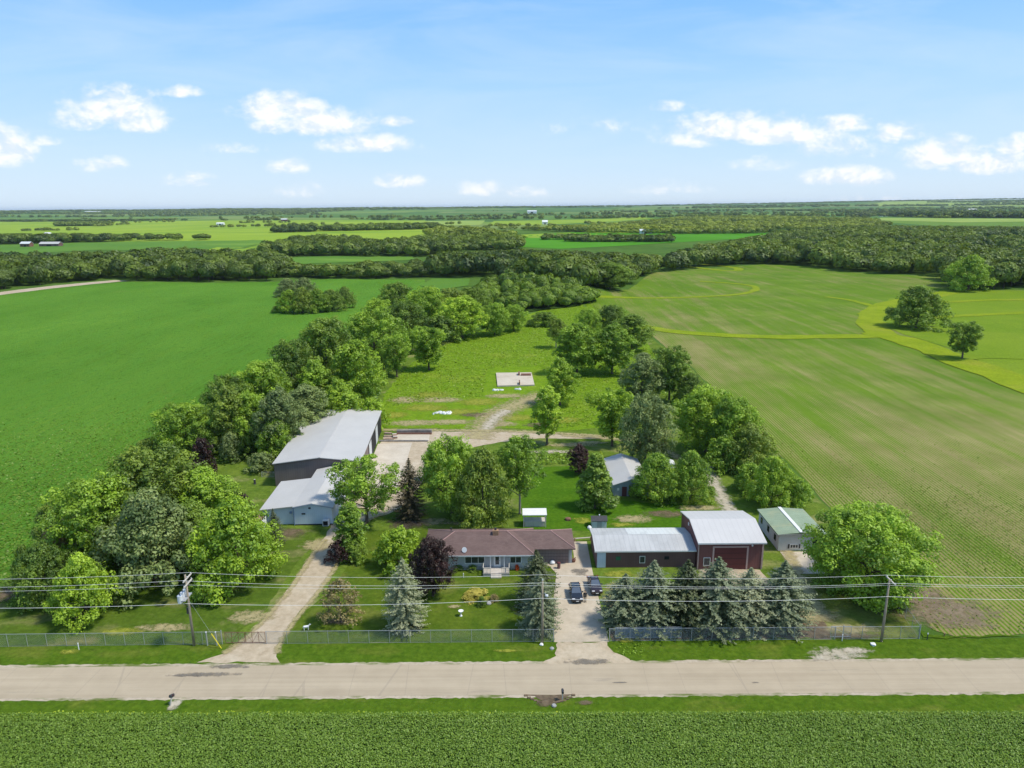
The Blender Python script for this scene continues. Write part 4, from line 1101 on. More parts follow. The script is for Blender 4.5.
leaf_field('field_edge_weeds', px([(650, 350), (672, 358), (735, 415), (790, 470), (815, 500), (790, 505), (752, 488), (728, 470), (700, 440), (660, 395)]), 2.6, .36, (.1, 1.2), M['leaf_mid'], 'rough weeds along the crop field edge', 'weeds', tilt=.8)
leaf_field('clump_undergrowth', px([(30, 590), (60, 560), (120, 500), (160, 470), (235, 500), (250, 530), (215, 570), (150, 575), (80, 585)]), 3, .34, (.1, 1.3), M['leaf_dark'], 'dark undergrowth beneath the clump left of the drive', 'undergrowth', tilt=.8)
leaf_field('yard_weeds', px([(520, 468), (560, 464), (600, 466), (600, 458), (560, 454), (525, 458)]), 5, .3, (.1, .8), M['leaf_mid'], 'row of green weeds along the far edge of the back lawn', 'weeds', tilt=.8)
leaf_field('fence_weeds', [(12.5, 79.6), (16.5, 79.6), (16, 76.8), (13, 77.2)], 8, .12, (.03, .3), M['leaf_mid'], 'tufts of weeds at the right side of the drive apron', 'weeds')

# beans of the left field, and the young rows of the right field, as far out as single leaves can still be seen
leaf_field('bean_plants', px([(0, 586), (38, 552), (78, 512), (116, 480), (160, 446), (205, 413), (240, 389), (268, 372), (285, 362), (0, 356), (-260, 356), (-260, 600)]), 7, .24, (.07, .22), M['leaf_bean'], 'knee-high bean plants in the nearer part of the left field', 'crop', tilt=.4, fade=(95, 245), rows_x=.8)
def row_plants(name, poly, step, label):
    A = np.array(poly); lo, hi = A.min(0), A.max(0)
    k = np.arange(math.floor((lo[0] - .045 * hi[1]) / .66), math.ceil(hi[0] / .66))
    yy = np.arange(lo[1], hi[1], step)
    K, Y = np.meshgrid((k + .5) * .66, yy)
    P = np.stack([(K + .045 * Y).ravel(), Y.ravel()], -1) + RNG.normal(size=(K.size, 2)) * (.07, step * .3)
    P = P[in_poly(P, poly)]
    w = np.sin(P[:, 0] * .11 + 2 * np.sin(P[:, 1] * .05)) + np.sin(P[:, 1] * .09 + P[:, 0] * .05) + RNG.normal(size=len(P)) * .9
    P = P[(w > -1.1) & (RNG.random(len(P)) > sstep(95, 200, np.hypot(P[:, 0], P[:, 1])))]
    n = len(P)
    z = .10 + RNG.uniform(.02, .2, n)
    nn = RNG.normal(size=(n, 3)) * .45 + np.array([0, 0, 1.0])
    v, q = cards(np.column_stack([P, z + hgt(P[:, 0], P[:, 1])]), nn, RNG.uniform(.09, .19, n), .7)
    tag(np_mesh(name, v, q, M['leaf_seedling'], RNG.uniform(0, 1, n)), label, 'crop', kind='stuff')
row_plants('row_crop_plants', px([(938, 634), (912, 596), (868, 545), (822, 500), (775, 450), (730, 408), (712, 388), (1060, 388), (1060, 634)]), .17, 'young crop plants standing in rows in the nearer part of the right field')
# ---------------------------------------------------------------- buildings
def on_y(px_, py_, Y):
    d = FW + RT * (px_ - 512) / FPX - UP * (py_ - 384) / FPX
    t = Y / d[1]
    return d[0] * t, CAM_H + d[2] * t

M['white_roof'] = paint_mat('white_metal_roof', (0.48, 0.465, 0.445), 0.5, 0.05, 0.25, 0.3, rib=(0, 0.9), rib_col=(0.48, 0.48, 0.49), stain=((0.42, 0.42, 0.42), 0.22, .55, .75, .5, (1, .3, 1)))
M['white_roof_y'] = paint_mat('white_sheet_roof', (0.48, 0.465, 0.445), 0.5, 0.05, 0.3, 0.3, rib=(1, 0.9), rib_col=(0.48, 0.46, 0.44), stain=((0.45, 0.45, 0.44), 0.3, .55, .75, .5, (1, 1, 1)))
M['clean_roof'] = paint_mat('clean_metal_roof', (0.54, 0.525, 0.51), 0.45, 0.04, 0.3, 0.3, rib=(0, 0.9), rib_col=(0.49, 0.475, 0.46))
M['old_roof'] = paint_mat('old_metal_roof', (0.43, 0.43, 0.42), 0.5, 0.10, 0.5, 0.35, rib=(0, 0.75), rib_col=(0.36, 0.36, 0.36), stain=((0.50, 0.50, 0.49), 0.3, .5, .6, .7, (1, .15, 1)))
M['light_panel'] = paint_mat('light_roof_panel', (0.62, 0.64, 0.62), 0.5, 0.06, 0.6, 0.3, rib=(0, 0.75), rib_col=(0.52, 0.53, 0.52), stain=((0.45, 0.46, 0.45), 0.5, .5, .62, .6, (1, .2, 1)))
M['brown_steel'] = paint_mat('dark_brown_siding', (0.19, 0.148, 0.142), 0.6, 0.12, 0.6, 0.3, rib=(0, 0.45), rib_col=(0.12, 0.09, 0.088))
M['brown_steel_y'] = paint_mat('dark_brown_side_wall', (0.155, 0.118, 0.112), 0.6, 0.12, 0.6, 0.3, rib=(1, 0.45), rib_col=(0.12, 0.09, 0.088))
M['maroon'] = paint_mat('dull_maroon_siding', (0.165, 0.090, 0.088), 0.65, 0.12, 0.5, 0.3, rib=(0, 0.4), rib_col=(0.12, 0.065, 0.063))
M['redbarn'] = paint_mat('red_barn_siding', (0.195, 0.085, 0.080), 0.65, 0.10, 0.5, 0.3, rib=(0, 0.4), rib_col=(0.18, 0.06, 0.058))
M['redbarn_y'] = paint_mat('red_barn_gable', (0.225, 0.092, 0.086), 0.65, 0.10, 0.5, 0.3, rib=(1, 0.4), rib_col=(0.18, 0.06, 0.058))
M['darkred'] = paint_mat('dark_red_door', (0.120, 0.035, 0.035), 0.6, 0.1, 0.7, 0.3)
M['trim'] = paint_mat('white_trim', (0.72, 0.72, 0.70), 0.5, 0.05)
M['pink_trim'] = paint_mat('pale_pink_trim', (0.50, 0.36, 0.33), 0.6, 0.08)
M['paleblue'] = paint_mat('pale_blue_siding', (0.56, 0.64, 0.74), 0.6, 0.06, 0.8, 0.3, rib=(0, 0.35), rib_col=(0.48, 0.55, 0.64))
M['bluetrim'] = paint_mat('blue_trim', (0.18, 0.26, 0.42), 0.6, 0.08)
M['greysiding'] = paint_mat('grey_siding', (0.40, 0.41, 0.42), 0.7, 0.08, 0.8)
M['stone'] = paint_mat('grey_stone', (0.33, 0.33, 0.32), 0.85, 0.25, 5)
M['whitesiding'] = paint_mat('white_siding', (0.66, 0.66, 0.69), 0.6, 0.05, 0.8, 0.3, rib=(2, 0.3), rib_col=(0.6, 0.6, 0.63))
M['greenroof'] = paint_mat('faded_green_roof', (0.25, 0.315, 0.215), 0.65, 0.12, 0.5, 0.25, rib=(1, 0.7), rib_col=(0.2, 0.29, 0.19), stain=((0.36, 0.37, 0.22), 0.35, .52, .68, .6, (1, 1, 1)))
M['shedwall'] = paint_mat('blue_grey_siding', (0.30, 0.33, 0.36), 0.7, 0.12, 0.9, 0.3, rib=(0, 0.3), rib_col=(0.24, 0.27, 0.3))
M['dark'] = paint_mat('dark_opening', (0.02, 0.02, 0.022), 0.8, 0.2)
M['deck'] = paint_mat('pale_deck_boards', (0.52, 0.47, 0.42), 0.75, 0.1, 2, 0.2, rib=(0, 0.14), rib_col=(0.4, 0.36, 0.32))
M['brick'] = paint_mat('brown_brick', (0.34, 0.20, 0.12), 0.9, 0.3, 6)
M['metal'] = paint_mat('galvanised_metal', (0.42, 0.43, 0.44), 0.45, 0.1, 3, 0.4, 0.3)
M['palemetal'] = paint_mat('pale_grey_metal', (0.62, 0.64, 0.66), 0.4, 0.06, 3, 0.4)
M['darkmetal'] = paint_mat('dark_metal', (0.05, 0.05, 0.055), 0.5, 0.2, 3)
M['polewood'] = paint_mat('weathered_pole_wood', (0.30, 0.25, 0.19), 0.9, 0.25, 3)
M['palewood'] = paint_mat('bleached_wood', (0.52, 0.48, 0.42), 0.85, 0.15, 3)
M['lumber'] = paint_mat('old_lumber', (0.30, 0.19, 0.13), 0.9, 0.35, 2)
M['rust'] = paint_mat('rusty_brown', (0.20, 0.10, 0.07), 0.8, 0.25, 3)
M['greyconc'] = paint_mat('dirty_grey_concrete', (0.20, 0.185, 0.17), 0.9, 0.3, 1)
M['white'] = paint_mat('white_paint', (0.78, 0.78, 0.78), 0.5, 0.04)
M['yellow'] = paint_mat('yellow_plastic', (0.75, 0.62, 0.03), 0.5, 0.05)
M['green'] = paint_mat('green_metal', (0.03, 0.16, 0.09), 0.5, 0.1)
M['wire'] = paint_mat('wire_grey', (0.85, 0.85, 0.82), 0.45, 0.05)
mt, nt, out = new_mat('window_glass'); finish(nt, out, (0.03, 0.04, 0.05), 0.08, 0.6); M['glass'] = mt
mt, nt, out = new_mat('car_paint'); p = finish(nt, out, (0.010, 0.011, 0.016), 0.22, 0.5); p.inputs['Coat Weight'].default_value = 0.6; M['carblack'] = mt
mt, nt, out = new_mat('car_paint_maroon'); p = finish(nt, out, (0.022, 0.010, 0.014), 0.22, 0.5); p.inputs['Coat Weight'].default_value = 0.6; M['carmaroon'] = mt
mt, nt, out = new_mat('car_glass'); finish(nt, out, (0.16, 0.19, 0.22), 0.12, 1.0, metal=0.55); M['carglass'] = mt
mt, nt, out = new_mat('tyre_rubber'); finish(nt, out, (0.015, 0.015, 0.015), 0.8); M['tyre'] = mt
mt, nt, out = new_mat('tail_lens'); finish(nt, out, (0.35, 0.01, 0.01), 0.2, 0.5); M['tail'] = mt
mt, nt, out = new_mat('lamp_lens'); finish(nt, out, (0.7, 0.7, 0.72), 0.1, 0.6); M['lens'] = mt

def shingles():
    mt, nt, out = new_mat('brown_shingles')
    O = objco(nt)
    br = nt.nodes.new('ShaderNodeTexBrick'); br.inputs['Scale'].default_value = 1.0
    br.inputs['Brick Width'].default_value = .5; br.inputs['Row Height'].default_value = .22; br.inputs['Mortar Size'].default_value = .012
    br.inputs['Color1'].default_value = (0.140, 0.094, 0.085, 1); br.inputs['Color2'].default_value = (0.178, 0.124, 0.112, 1); br.inputs['Mortar'].default_value = (0.12, 0.075, 0.068, 1)
    nt.links.new(O, br.inputs['Vector'])
    c = mix(nt, 0.35, br.outputs['Color'], ramp(nt, noise(nt, O, 0.6, 5, .6), [(.3, (0.11, 0.078, 0.072)), (.7, (0.205, 0.145, 0.13))]))
    finish(nt, out, c, 0.9, 0.15, noise(nt, O, 8, 3), 0.3, 0.03)
    return mt
M['shingle'] = shingles()
M['ridge'] = paint_mat('ridge_cap', (0.34, 0.21, 0.19), 0.85, 0.1, 2)

def window(parent, x0, x1, z0, z1, Y, face=-1, panes=2, frame='trim'):
    """window on a wall facing -y (face=-1)"""
    w = 0.09; d = .06
    fr = MB()
    ya, yb = (Y - d, Y + .02)
    fr.box(x0, x1, ya, yb, z0, z0 + w); fr.box(x0, x1, ya, yb, z1 - w, z1)
    fr.box(x0, x0 + w, ya, yb, z0 + w, z1 - w); fr.box(x1 - w, x1, ya, yb, z0 + w, z1 - w)
    for k in range(1, panes):
        xm = x0 + (x1 - x0) * k / panes
        fr.box(xm - .03, xm + .03, ya + .01, yb, z0 + w, z1 - w)
    o = fr.build('window', M[frame], parent)
    MB().box(x0 + w, x1 - w, Y - .02, Y + .015, z0 + w, z1 - w).build('pane', M['glass'], o)
    return o

def window_x(parent, y0, y1, z0, z1, X, panes=1, frame='trim'):
    w = 0.08
    fr = MB()
    fr.box(X - .06, X + .02, y0, y1, z0, z0 + w); fr.box(X - .06, X + .02, y0, y1, z1 - w, z1)
    fr.box(X - .06, X + .02, y0, y0 + w, z0 + w, z1 - w); fr.box(X - .06, X + .02, y1 - w, y1, z0 + w, z1 - w)
    o = fr.build('window', M[frame], parent)
    MB().box(X - .02, X + .015, y0 + w, y1 - w, z0 + w, z1 - w).build('pane', M['glass'], o)

def gable_roof_y(name, x0, x1, xr, y0, y1, ze0, ze1, zr, mat, parent, th=.14):
    """ridge along y"""
    mb = MB()
    mb.prism([(x0, ze0), (xr, zr), (x1, ze1), (x1, ze1 - th), (xr, zr - th), (x0, ze0 - th)], 'y', y0, y1)
    return mb.build(name, M[mat], parent)
def gable_roof_x(name, y0, y1, yr, x0, x1, ze, zr, mat, parent, th=.14):
    mb = MB()
    mb.prism([(y0, ze), (yr, zr), (y1, ze), (y1, ze - th), (yr, zr - th), (y0, ze - th)], 'x', x0, x1)
    return mb.build(name, M[mat], parent)

# A: the large grey-roofed steel shed (turned a little)
A = empty('steel_shed', (-47.5, 133.2, 0), math.radians(3.6), 'long dark brown steel shed with a white roof and tall doors facing the gravel', 'shed')
LW, LD = 17.0, 36.0
MB().prism([(0, 0), (0, 4.75), (9, 5.75), (LW, 4.75), (LW, 0)], 'y', .05, LD - .05).build('wall', M['brown_steel'], A)
gable_roof_y('roof', -.25, LW + .25, 9, -.2, LD + .2, 4.9, 4.9, 5.95, 'white_roof_y', A)
MB().prism([(-.27, 4.72), (9, 5.77), (LW + .27, 4.72), (LW + .27, 4.60), (9, 5.65), (-.27, 4.60)], 'y', -.215, -.18).build('roof_trim', M['darkmetal'], A)
MB().box(8.85, 9.15, -.2, LD + .2, 5.93, 5.98).build('ridge_cap', M['white_roof_y'], A)
for k, y in enumerate((12.5, 18.2, 23.9, 29.6)):
    d = MB().box(LW - .02, LW + .06, y, y + 4.2, 0.0, 4.1).build('door', M['palemetal' if k % 2 == 0 else 'dark'], A)
    f = MB().box(LW - .02, LW + .12, y - .3, y, 0, 4.4); f.box(LW - .02, LW + .12, y + 4.2, y + 4.5, 0, 4.4); f.box(LW - .02, LW + .12, y, y + 4.2, 4.1, 4.4)
    f.build('door_frame', M['darkmetal'], A)
window_x_o = MB().box(LW - .02, LW + .07, 3, 4.0, 0, 2.1).build('door', M['trim'], A)

# B: pale blue building
B = empty('pale_blue_workshop', (0, 0, 0), 0, 'pale blue workshop with white roofs in front of the steel shed', 'workshop')
B.location = (-38.3, 115.1, 0); B.rotation_euler = (0, 0, math.radians(1.8))
MB().prism([(0, 0), (0, 3.35), (3.2, 3.95), (6.6, 3.25), (6.6, 0)], 'y', 0, 17.9).build('wall', M['paleblue'], B)
gable_roof_y('roof', -.15, 6.95, 3.2, -.3, 18.2, 3.58, 3.42, 4.22, 'white_roof_y', B)
MB().prism([(-5.6, 0), (-5.6, 2.75), (-.02, 3.2), (-.02, 0)], 'y', .6, 13.3).build('side_wall', M['paleblue'], B)
MB().prism([(-6.0, 2.95), (-.17, 3.52), (-.17, 3.38), (-6.0, 2.81)], 'y', .2, 13.6).build('side_roof', M['white_roof_y'], B)
MB().prism([(-.17, 3.46), (3.2, 4.09), (6.97, 3.30), (6.97, 3.2), (3.2, 3.99), (-.17, 3.36)], 'y', -.34, -.3).build('roof_trim', M['bluetrim'], B)
MB().box(-.12, .0, -.06, .0, 0, 3.3).build('corner_post', M['bluetrim'], B)
MB().box(0, 6.6, -.04, 0, 0, .22).build('base_board', M['dark'], B)
MB().box(1.3, 1.95, -.05, 0, 2.05, 2.3).build('vent', M['dark'], B)
MB().box(2.55, 2.95, -.05, 0, 3.1, 3.35).build('vent', M['dark'], B)
u = MB().box(5.0, 6.1, -.95, -.12, .15, 1.25).build('air_conditioner', M['palemetal'], B, bevel=.03)
MB().box(5.15, 5.95, -.97, -.951, .3, 1.1).build('grille', M['dark'], u)
MB().lathe(-.7, .5, [(.22, 2.1), (.22, 2.35), (.05, 2.45)], 10).build('wall_lamp', M['bluetrim'], B)
for z in (1.0,): window_x(B, 4, 5, 1.1, 2.0, -5.6)
# entrance lean-to with a ramp at the left corner
R = empty('wooden_ramp', (-43.6, 113.6, 0), 0, 'wooden ramp with a white side panel at the left corner of the pale blue workshop', 'ramp')
MB().prism([(-1.6, 0), (1.2, .7), (1.2, 0)], 'x', -.8, .3).build('ramp_deck', M['lumber'], R)
MB().box(.34, .46, -.6, 1.2, 0, 1.9).build('side_panel', M['white'], R)
MB().prism([(-.9, 2.0), (1.3, 2.35), (1.3, 2.27), (-.9, 1.92)], 'x', -1.0, .34).build('canopy', M['lumber'], R)

# C: brown-roofed house
H = empty('ranch_house', (0, 0, 0), 0, 'single-storey grey house with a brown hipped roof and a garage at its right end', 'house')
MB().box(-13.3, 2.8, 98.9, 106.9, .55, 2.72).build('wall', M['greysiding'], H)
MB().box(-13.36, 2.8, 98.84, 106.9, 0, .55).build('stone_base', M['stone'], H)
MB().box(2.8, 9.1, 100.75, 106.8, 0, 2.68).build('garage_wall', M['greysiding'], H)
def hip(name, x0, x1, y0, y1, ze, xr0, xr1, yr, zr, mat, parent):
    mb = MB(); a = .16
    e = [(x0, y0, ze), (x1, y0, ze), (x1, y1, ze), (x0, y1, ze)]
    l = [(x, y, z - a) for x, y, z in e]
    r0, r1 = (xr0, yr, zr), (xr1, yr, zr)
    mb.poly([e[0], e[1], r1, r0]).poly([e[2], e[3], r0, r1]).poly([e[1], e[2], r1]).poly([e[3], e[0], r0])
    for i in range(4): mb.poly([l[i], l[(i + 1) % 4], e[(i + 1) % 4], e[i]])
    mb.poly(l[::-1])
    o = mb.build(name, M[mat], parent, fix=False)
    cp = MB()
    for a_, b_ in ((r0, r1), (e[0], r0), (e[1], r1), (e[2], r1), (e[3], r0)):
        cp.tube([(a_[0], a_[1], a_[2] + .01), (b_[0], b_[1], b_[2] + .01)], .09, 5)
    cp.build('ridge_cap', M['ridge'], o)
    return o
hip('roof', -13.9, 3.3, 98.2, 107.4, 2.76, -9.2, -1.0, 102.8, 4.55, 'shingle', H)
hip('garage_roof', -4.0, 9.6, 100.15, 107.1, 2.72, -1.0, 5.9, 103.65, 4.16, 'shingle', H)
MB().box(-13.9, 3.3, 98.15, 98.2, 2.56, 2.74).build('gutter', M['palemetal'], H)
g = MB().box(3.5, 8.6, 100.69, 100.76, 0.02, 2.3).build('garage_door', M['brown_steel'], H)
for z in (.6, 1.15, 1.7): MB().box(3.5, 8.6, 100.68, 100.69, z, z + .03).build('panel_line', M['dark'], g)
MB().box(8.75, 9.12, 100.68, 100.76, 0, 2.5).build('corner_board', M['greysiding'], H)
window(H, -7.45, -4.35, 1.05, 2.25, 98.9, panes=3)
window(H, -.55, 1.25, 1.05, 2.2, 98.9, panes=2)
d = MB().box(-3.0, -1.95, 98.84, 98.9, .55, 2.65).build('door', M['trim'], H)
MB().box(-2.75, -2.2, 98.82, 98.84, .9, 2.4).build('pane', M['glass'], d)
MB().box(-2.13, -2.07, 98.78, 98.84, 1.5, 1.6).build('handle', M['darkmetal'], d)
ch = MB().box(-3.2, -2.3, 101.9, 102.6, 3.9, 5.0).build('chimney', M['brick'], H)
MB().lathe(-2.75, 102.25, [(.16, 5.0), (.16, 5.35)], 8).build('flue', M['darkmetal'], ch)
MB().lathe(-9.9, 104.4, [(.1, 3.8), (.1, 4.45)], 8).build('vent_pipe', M['darkmetal'], H)
ds = MB()
ds.lathe(0, 0, [(.02, 0), (.25, .05), (.42, .16)], 14)
dish = ds.build('satellite_dish', M['white'], H); dish.location = (-7.4, 98.9, 3.35); dish.rotation_euler = (math.radians(65), 0, math.radians(-20))
MB().tube([(-7.4, 99.0, 3.0), (-7.4, 98.9, 3.4)], .03, 5).build('dish_mast', M['metal'], H)
for x in (-3.5, -1.4): MB().box(x - .07, x + .07, 98.25, 98.39, .5, 2.6).build('porch_post', M['trim'], H)
D = empty('front_deck', (-2.6, 97.7, 0), 0, 'pale wooden deck with steps before the white front door of the house', 'deck')
MB().box(-2.0, 2.0, -.9, 1.1, .38, .5).build('deck_floor', M['deck'], D)
MB().box(-1.98, 1.98, -.88, 1.08, 0, .38).build('skirt', M['deck'], D)
for k in range(2): MB().box(-.8, .8, -.9 - .3 * (k + 1), -.9 - .3 * k - .003, 0, .34 - .16 * k).build('step', M['palewood'], D)
for sx in (-1, 1):
    r = MB().box(sx * 1.95 - .05, sx * 1.95 + .05, -.85, 1.05, 1.35, 1.43)
    for y in (-.8, 0, .95): r.box(sx * 1.95 - .05, sx * 1.95 + .05, y - .05, y + .05, .503, 1.35)
    r.build('railing', M['palewood'], D)
for a, b in ((-1.9, -.85), (.85, 1.9)):
    r = MB().box(a, b, -.88, -.80, 1.35, 1.43)
    for k in range(6): r.box(a + (b - a) * k / 5 - .03, a + (b - a) * k / 5 + .03, -.87, -.81, .503, 1.35)
    r.build('railing', M['palewood'], D)

# D: low maroon barn with patched roof
Dn = empty('low_barn', (0, 0, 0), 0, 'long low maroon barn with a patched grey metal roof beside the concrete drive', 'barn')
MB().prism([(99.25, 0), (99.25, 2.82), (102.9, 3.55), (106.6, 2.82), (106.6, 0)], 'x', 12.75, 27.95).build('wall', M['maroon'], Dn)
gable_roof_x('roof', 98.95, 106.9, 102.9, 12.45, 27.98, 2.95, 3.7, 'old_roof', Dn)
MB().poly([(18.2, 102.95, 3.707), (26.6, 102.95, 3.707), (26.6, 106.85, 2.972), (18.2, 106.85, 2.972)]).build('roof_panel', M['light_panel'], Dn)
MB().box(12.4, 27.98, 98.88, 98.94, 2.72, 2.93).build('gutter', M['trim'], Dn)
def fit(x0, y0, x1, y1, Y):
    a = on_y(x0, y0, Y); b = on_y(x1, y1, Y)
    return a[0], b[0], b[1], a[1]
x0, x1, z0, z1 = fit(597.2, 551.8, 605.5, 567, 99.25)
MB().box(x0, x1, 99.19, 99.26, .03, 2.66).build('door', M['paleblue'], Dn)
x0, x1, z0, z1 = fit(639.5, 556, 645, 563, 99.25)
window(Dn, x0, x1, z0, z1, 99.25, panes=1)
for a in ((616, 556.5, 620.5, 560), (664.5, 556.3, 669, 559.3)):
    x0, x1, z0, z1 = fit(*a, 99.25)
    MB().box(x0, x1, 99.2, 99.26, z0, z1).build('shutter', M['green' if a[0] < 640 else 'dark'], Dn)
MB().lathe(12.5, 107.0, [(.05, 2.75), (.32, 2.85), (.36, 3.1), (.2, 3.3)], 12).build('dish', M['trim'], Dn)

# E: red barn
E = empty('red_barn', (0, 0, 0), 0, 'tall red barn with a white metal roof and a big dark red door', 'barn')
MB().prism([(98.4, 0), (98.4, 4.5), (103.6, 5.8), (109.2, 4.5), (109.2, 0)], 'x', 28.05, 37.95).build('wall', M['redbarn'], E)
gable_roof_x('roof', 97.95, 109.55, 103.6, 27.85, 38.25, 4.66, 5.98, 'clean_roof', E)
MB().box(27.85, 38.25, 97.88, 97.95, 4.42, 4.66).build('gutter', M['trim'], E)
x0, x1, z0, z1 = fit(714.5, 547.5, 745.5, 567, 98.4)
d = MB().box(x0, x1, 98.33, 98.41, .02, z1).build('door', M['darkred'], E)
for k in (1, 2, 3): MB().box(x0, x1, 98.32, 98.33, z1 * k / 4 - .02, z1 * k / 4 + .02).build('panel_line', M['dark'], d)
f = MB().box(x0 - .25, x0, 98.3, 98.41, 0, z1 + .22); f.box(x1, x1 + .25, 98.3, 98.41, 0, z1 + .22); f.box(x0, x1, 98.3, 98.41, z1, z1 + .22)
f.build('door_frame', M['pink_trim'], E)
x0, x1, z0, z1 = fit(703.5, 557.5, 710, 565.5, 98.4)
window(E, x0, x1, z0, z1, 98.4, panes=1)
MB().box(37.95 - .2, 37.98, 98.33, 98.4, 0, 4.5).build('corner_board', M['pink_trim'], E)
MB().box(28.02, 28.2, 98.33, 98.4, 0, 4.5).build('corner_board', M['pink_trim'], E)
MB().lathe(36.2, 98.25, [(.12, 3.9), (.16, 4.1), (.04, 4.2)], 8).build('wall_lamp', M['white'], E)
MB().box(27.98, 28.06, 104.2, 104.7, 4.5, 4.95).build('gable_vent', M['trim'], E)

# F: green-roofed trailer
F = empty('mobile_home', (0, 0, 0), 0, 'white trailer building with a faded green roof beside the huge maple', 'trailer')
MB().box(42.5, 49.8, 104.15, 113.5, 0.1, 2.85).build('wall', M['whitesiding'], F)
gable_roof_y('roof', 42.2, 50.1, 46, 103.95, 113.75, 3.0, 3.0, 3.32, 'greenroof', F, .18)
MB().box(45.72, 46.28, 103.93, 113.77, 3.325, 3.40).build('ridge_cap', M['trim'], F)
MB().box(42.2, 50.1, 103.9, 103.95, 2.78, 3.0).build('roof_trim', M['metal'], F)
x0, x1, z0, z1 = fit(790, 544.3, 798, 548.2, 104.15)
window(F, x0, x1, z0, z1, 104.15, panes=3)
for xx in (x0 - .32, x1 + .08): MB().box(xx, xx + .24, 104.09, 104.15, z0, z1).build('shutter', M['darkmetal'], F)
MB().box(48.0, 49.5, 104.1, 104.16, .12, 2.35).build('door', M['dark'], F)
for y in (105.3, 108.4, 111.6): window_x(F, y, y + .8, 1.2, 2.2, 42.5, frame='darkmetal')
MB().lathe(46.6, 104.0, [(.1, 2.55), (.14, 2.7), (.04, 2.8)], 8).build('wall_lamp', M['darkmetal'], F)

# G: grey shed behind the lawn
Gs = empty('grey_shed', (0, 0, 0), 0, 'weathered grey shed with a pale roof and a maroon door, half hidden by trees', 'shed')
MB().prism([(19.4, 0), (19.4, 2.3), (22.7, 3.45), (26, 2.3), (26, 0)], 'y', 126.9, 141).build('wall', M['shedwall'], Gs)
gable_roof_y('roof', 19.1, 26.3, 22.7, 126.6, 141.3, 2.42, 2.42, 3.6, 'white_roof_y', Gs)
MB().box(20.9, 21.8, 126.83, 126.91, 0, 1.95).build('door', M['darkred'], Gs)
dd = MB().box(22.2, 24.4, 126.83, 126.91, 0, 2.1).build('double_door', M['maroon'], Gs)
MB().box(23.28, 23.32, 126.81, 126.83, 0, 2.1).build('door_gap', M['dark'], dd)
MB().box(19.95, 20.35, 126.83, 126.91, 1.2, 1.7).build('window', M['trim'], Gs)
for y in (129.5, 133.5): window_x(Gs, y, y + .9, 1.0, 1.8, 19.4)
# rubble shed roof piece behind the trees at its right
K = empty('pale_tarp_stack', (*at(668, 466), 0), 0, 'pale sheet-covered stack behind the trees right of the grey shed', 'stack')
MB().prism([(-1.5, 0), (-1.4, .8), (0, 1.2), (1.4, .8), (1.5, 0)], 'y', -1.5, 1.5).build('cover', M['palemetal'], K)
MB().box(-1.7, 1.7, -1.7, 1.7, 0, .12).build('pallet_base', M['lumber'], K)

# picnic shelter and small shed on the back lawn
S = empty('picnic_shelter', (3.75, 114.6, 0), 0, 'small open shelter with a white flat roof behind the house', 'shelter')
MB().hexa([(-2.1, -1.2, 2.3), (2.1, -1.2, 2.3), (2.1, 1.2, 2.5), (-2.1, 1.2, 2.5), (-2.1, -1.2, 2.4), (2.1, -1.2, 2.4), (2.1, 1.2, 2.6), (-2.1, 1.2, 2.6)]).build('roof', M['trim'], S)
for x in (-1.9, 1.9):
    for y in (-1.0, 1.0): MB().box(x - .07, x + .07, y - .07, y + .07, 0, 2.34 + (y > 0) * .12).build('post', M['palewood'], S)
MB().box(-1.75, 1.75, -.75, .95, 0, .95).build('counter', M['palewood'], S)
MB().box(-1.8, 1.8, -.8, 1.0, .953, 1.0).build('counter_top', M['deck'], S)
s_ = empty('garden_shed', (14.9, 114.0, 0), 0, 'tiny pale garden shed with a black roof on the back lawn', 'shed')
MB().prism([(-.95, 0), (-.95, 1.3), (0, 1.8), (.95, 1.3), (.95, 0)], 'x', -1.25, 1.25).build('wall', M['palemetal'], s_)
gable_roof_x('roof', -1.1, 1.1, 0, -1.4, 1.4, 1.38, 1.92, 'darkmetal', s_, .08)
MB().box(-.4, .4, -.98, -.94, .03, 1.2).build('door', M['greysiding'], s_)
MB().lathe(0.1, 0.05, [(.09, 1.85), (.12, 2.1), (.03, 2.16)], 8).build('roof_vent', M['white'], s_)

# bits round the yard
def wall_thing(name, p0, p1, h, t, mat, label, cat, ledge=True):
    a, b = at(*p0), at(*p1)
    L = math.hypot(b[0] - a[0], b[1] - a[1]); rz = math.atan2(b[1] - a[1], b[0] - a[0])
    e = empty(name, (*a, 0), rz, label, cat)
    n = max(2, int(L / 2.4))
    for k in range(n):
        MB().box(L * k / n + .02, L * (k + 1) / n - .02, -t / 2, t / 2, 0, h * random.uniform(.94, 1.04)).build('block', M[mat], e, bevel=.04)
    if ledge: MB().box(0, L, -t / 2 - .4, -t / 2 - .003, 0, h * .35).build('footing', M['rust'], e)
wall_thing('concrete_wall', (397, 433.5), (432, 433.5), 1.0, .9, 'greyconc', 'long low grey block wall at the back of the concrete pad beside the shed', 'wall')
wall_thing('concrete_kerb', (379, 441.5), (428, 441.5), .32, .5, 'greyconc', 'thin dark kerb wall along the front of the concrete pad beside the shed', 'kerb', False)
def lumber_pile(p, L, W, n, label, rz=0):
    e = empty('lumber_pile', (*at(*p), 0), rz, label, 'lumber')
    for k in range(n):
        for j in range(4):
            MB().box(-L / 2 + random.uniform(-.1, .1), L / 2 + random.uniform(-.1, .1), -W / 2 + W * j / 4 + .02, -W / 2 + W * (j + 1) / 4 - .02, .05 + k * .16, .05 + k * .16 + .14).build('plank', M['lumber' if (j + k) % 3 else 'palewood'], e)
    return e
lumber_pile((389, 439.5), 2.4, 1.0, 2, 'rusty brown lumber stack nearest the dark kerb beside the shed', .1)
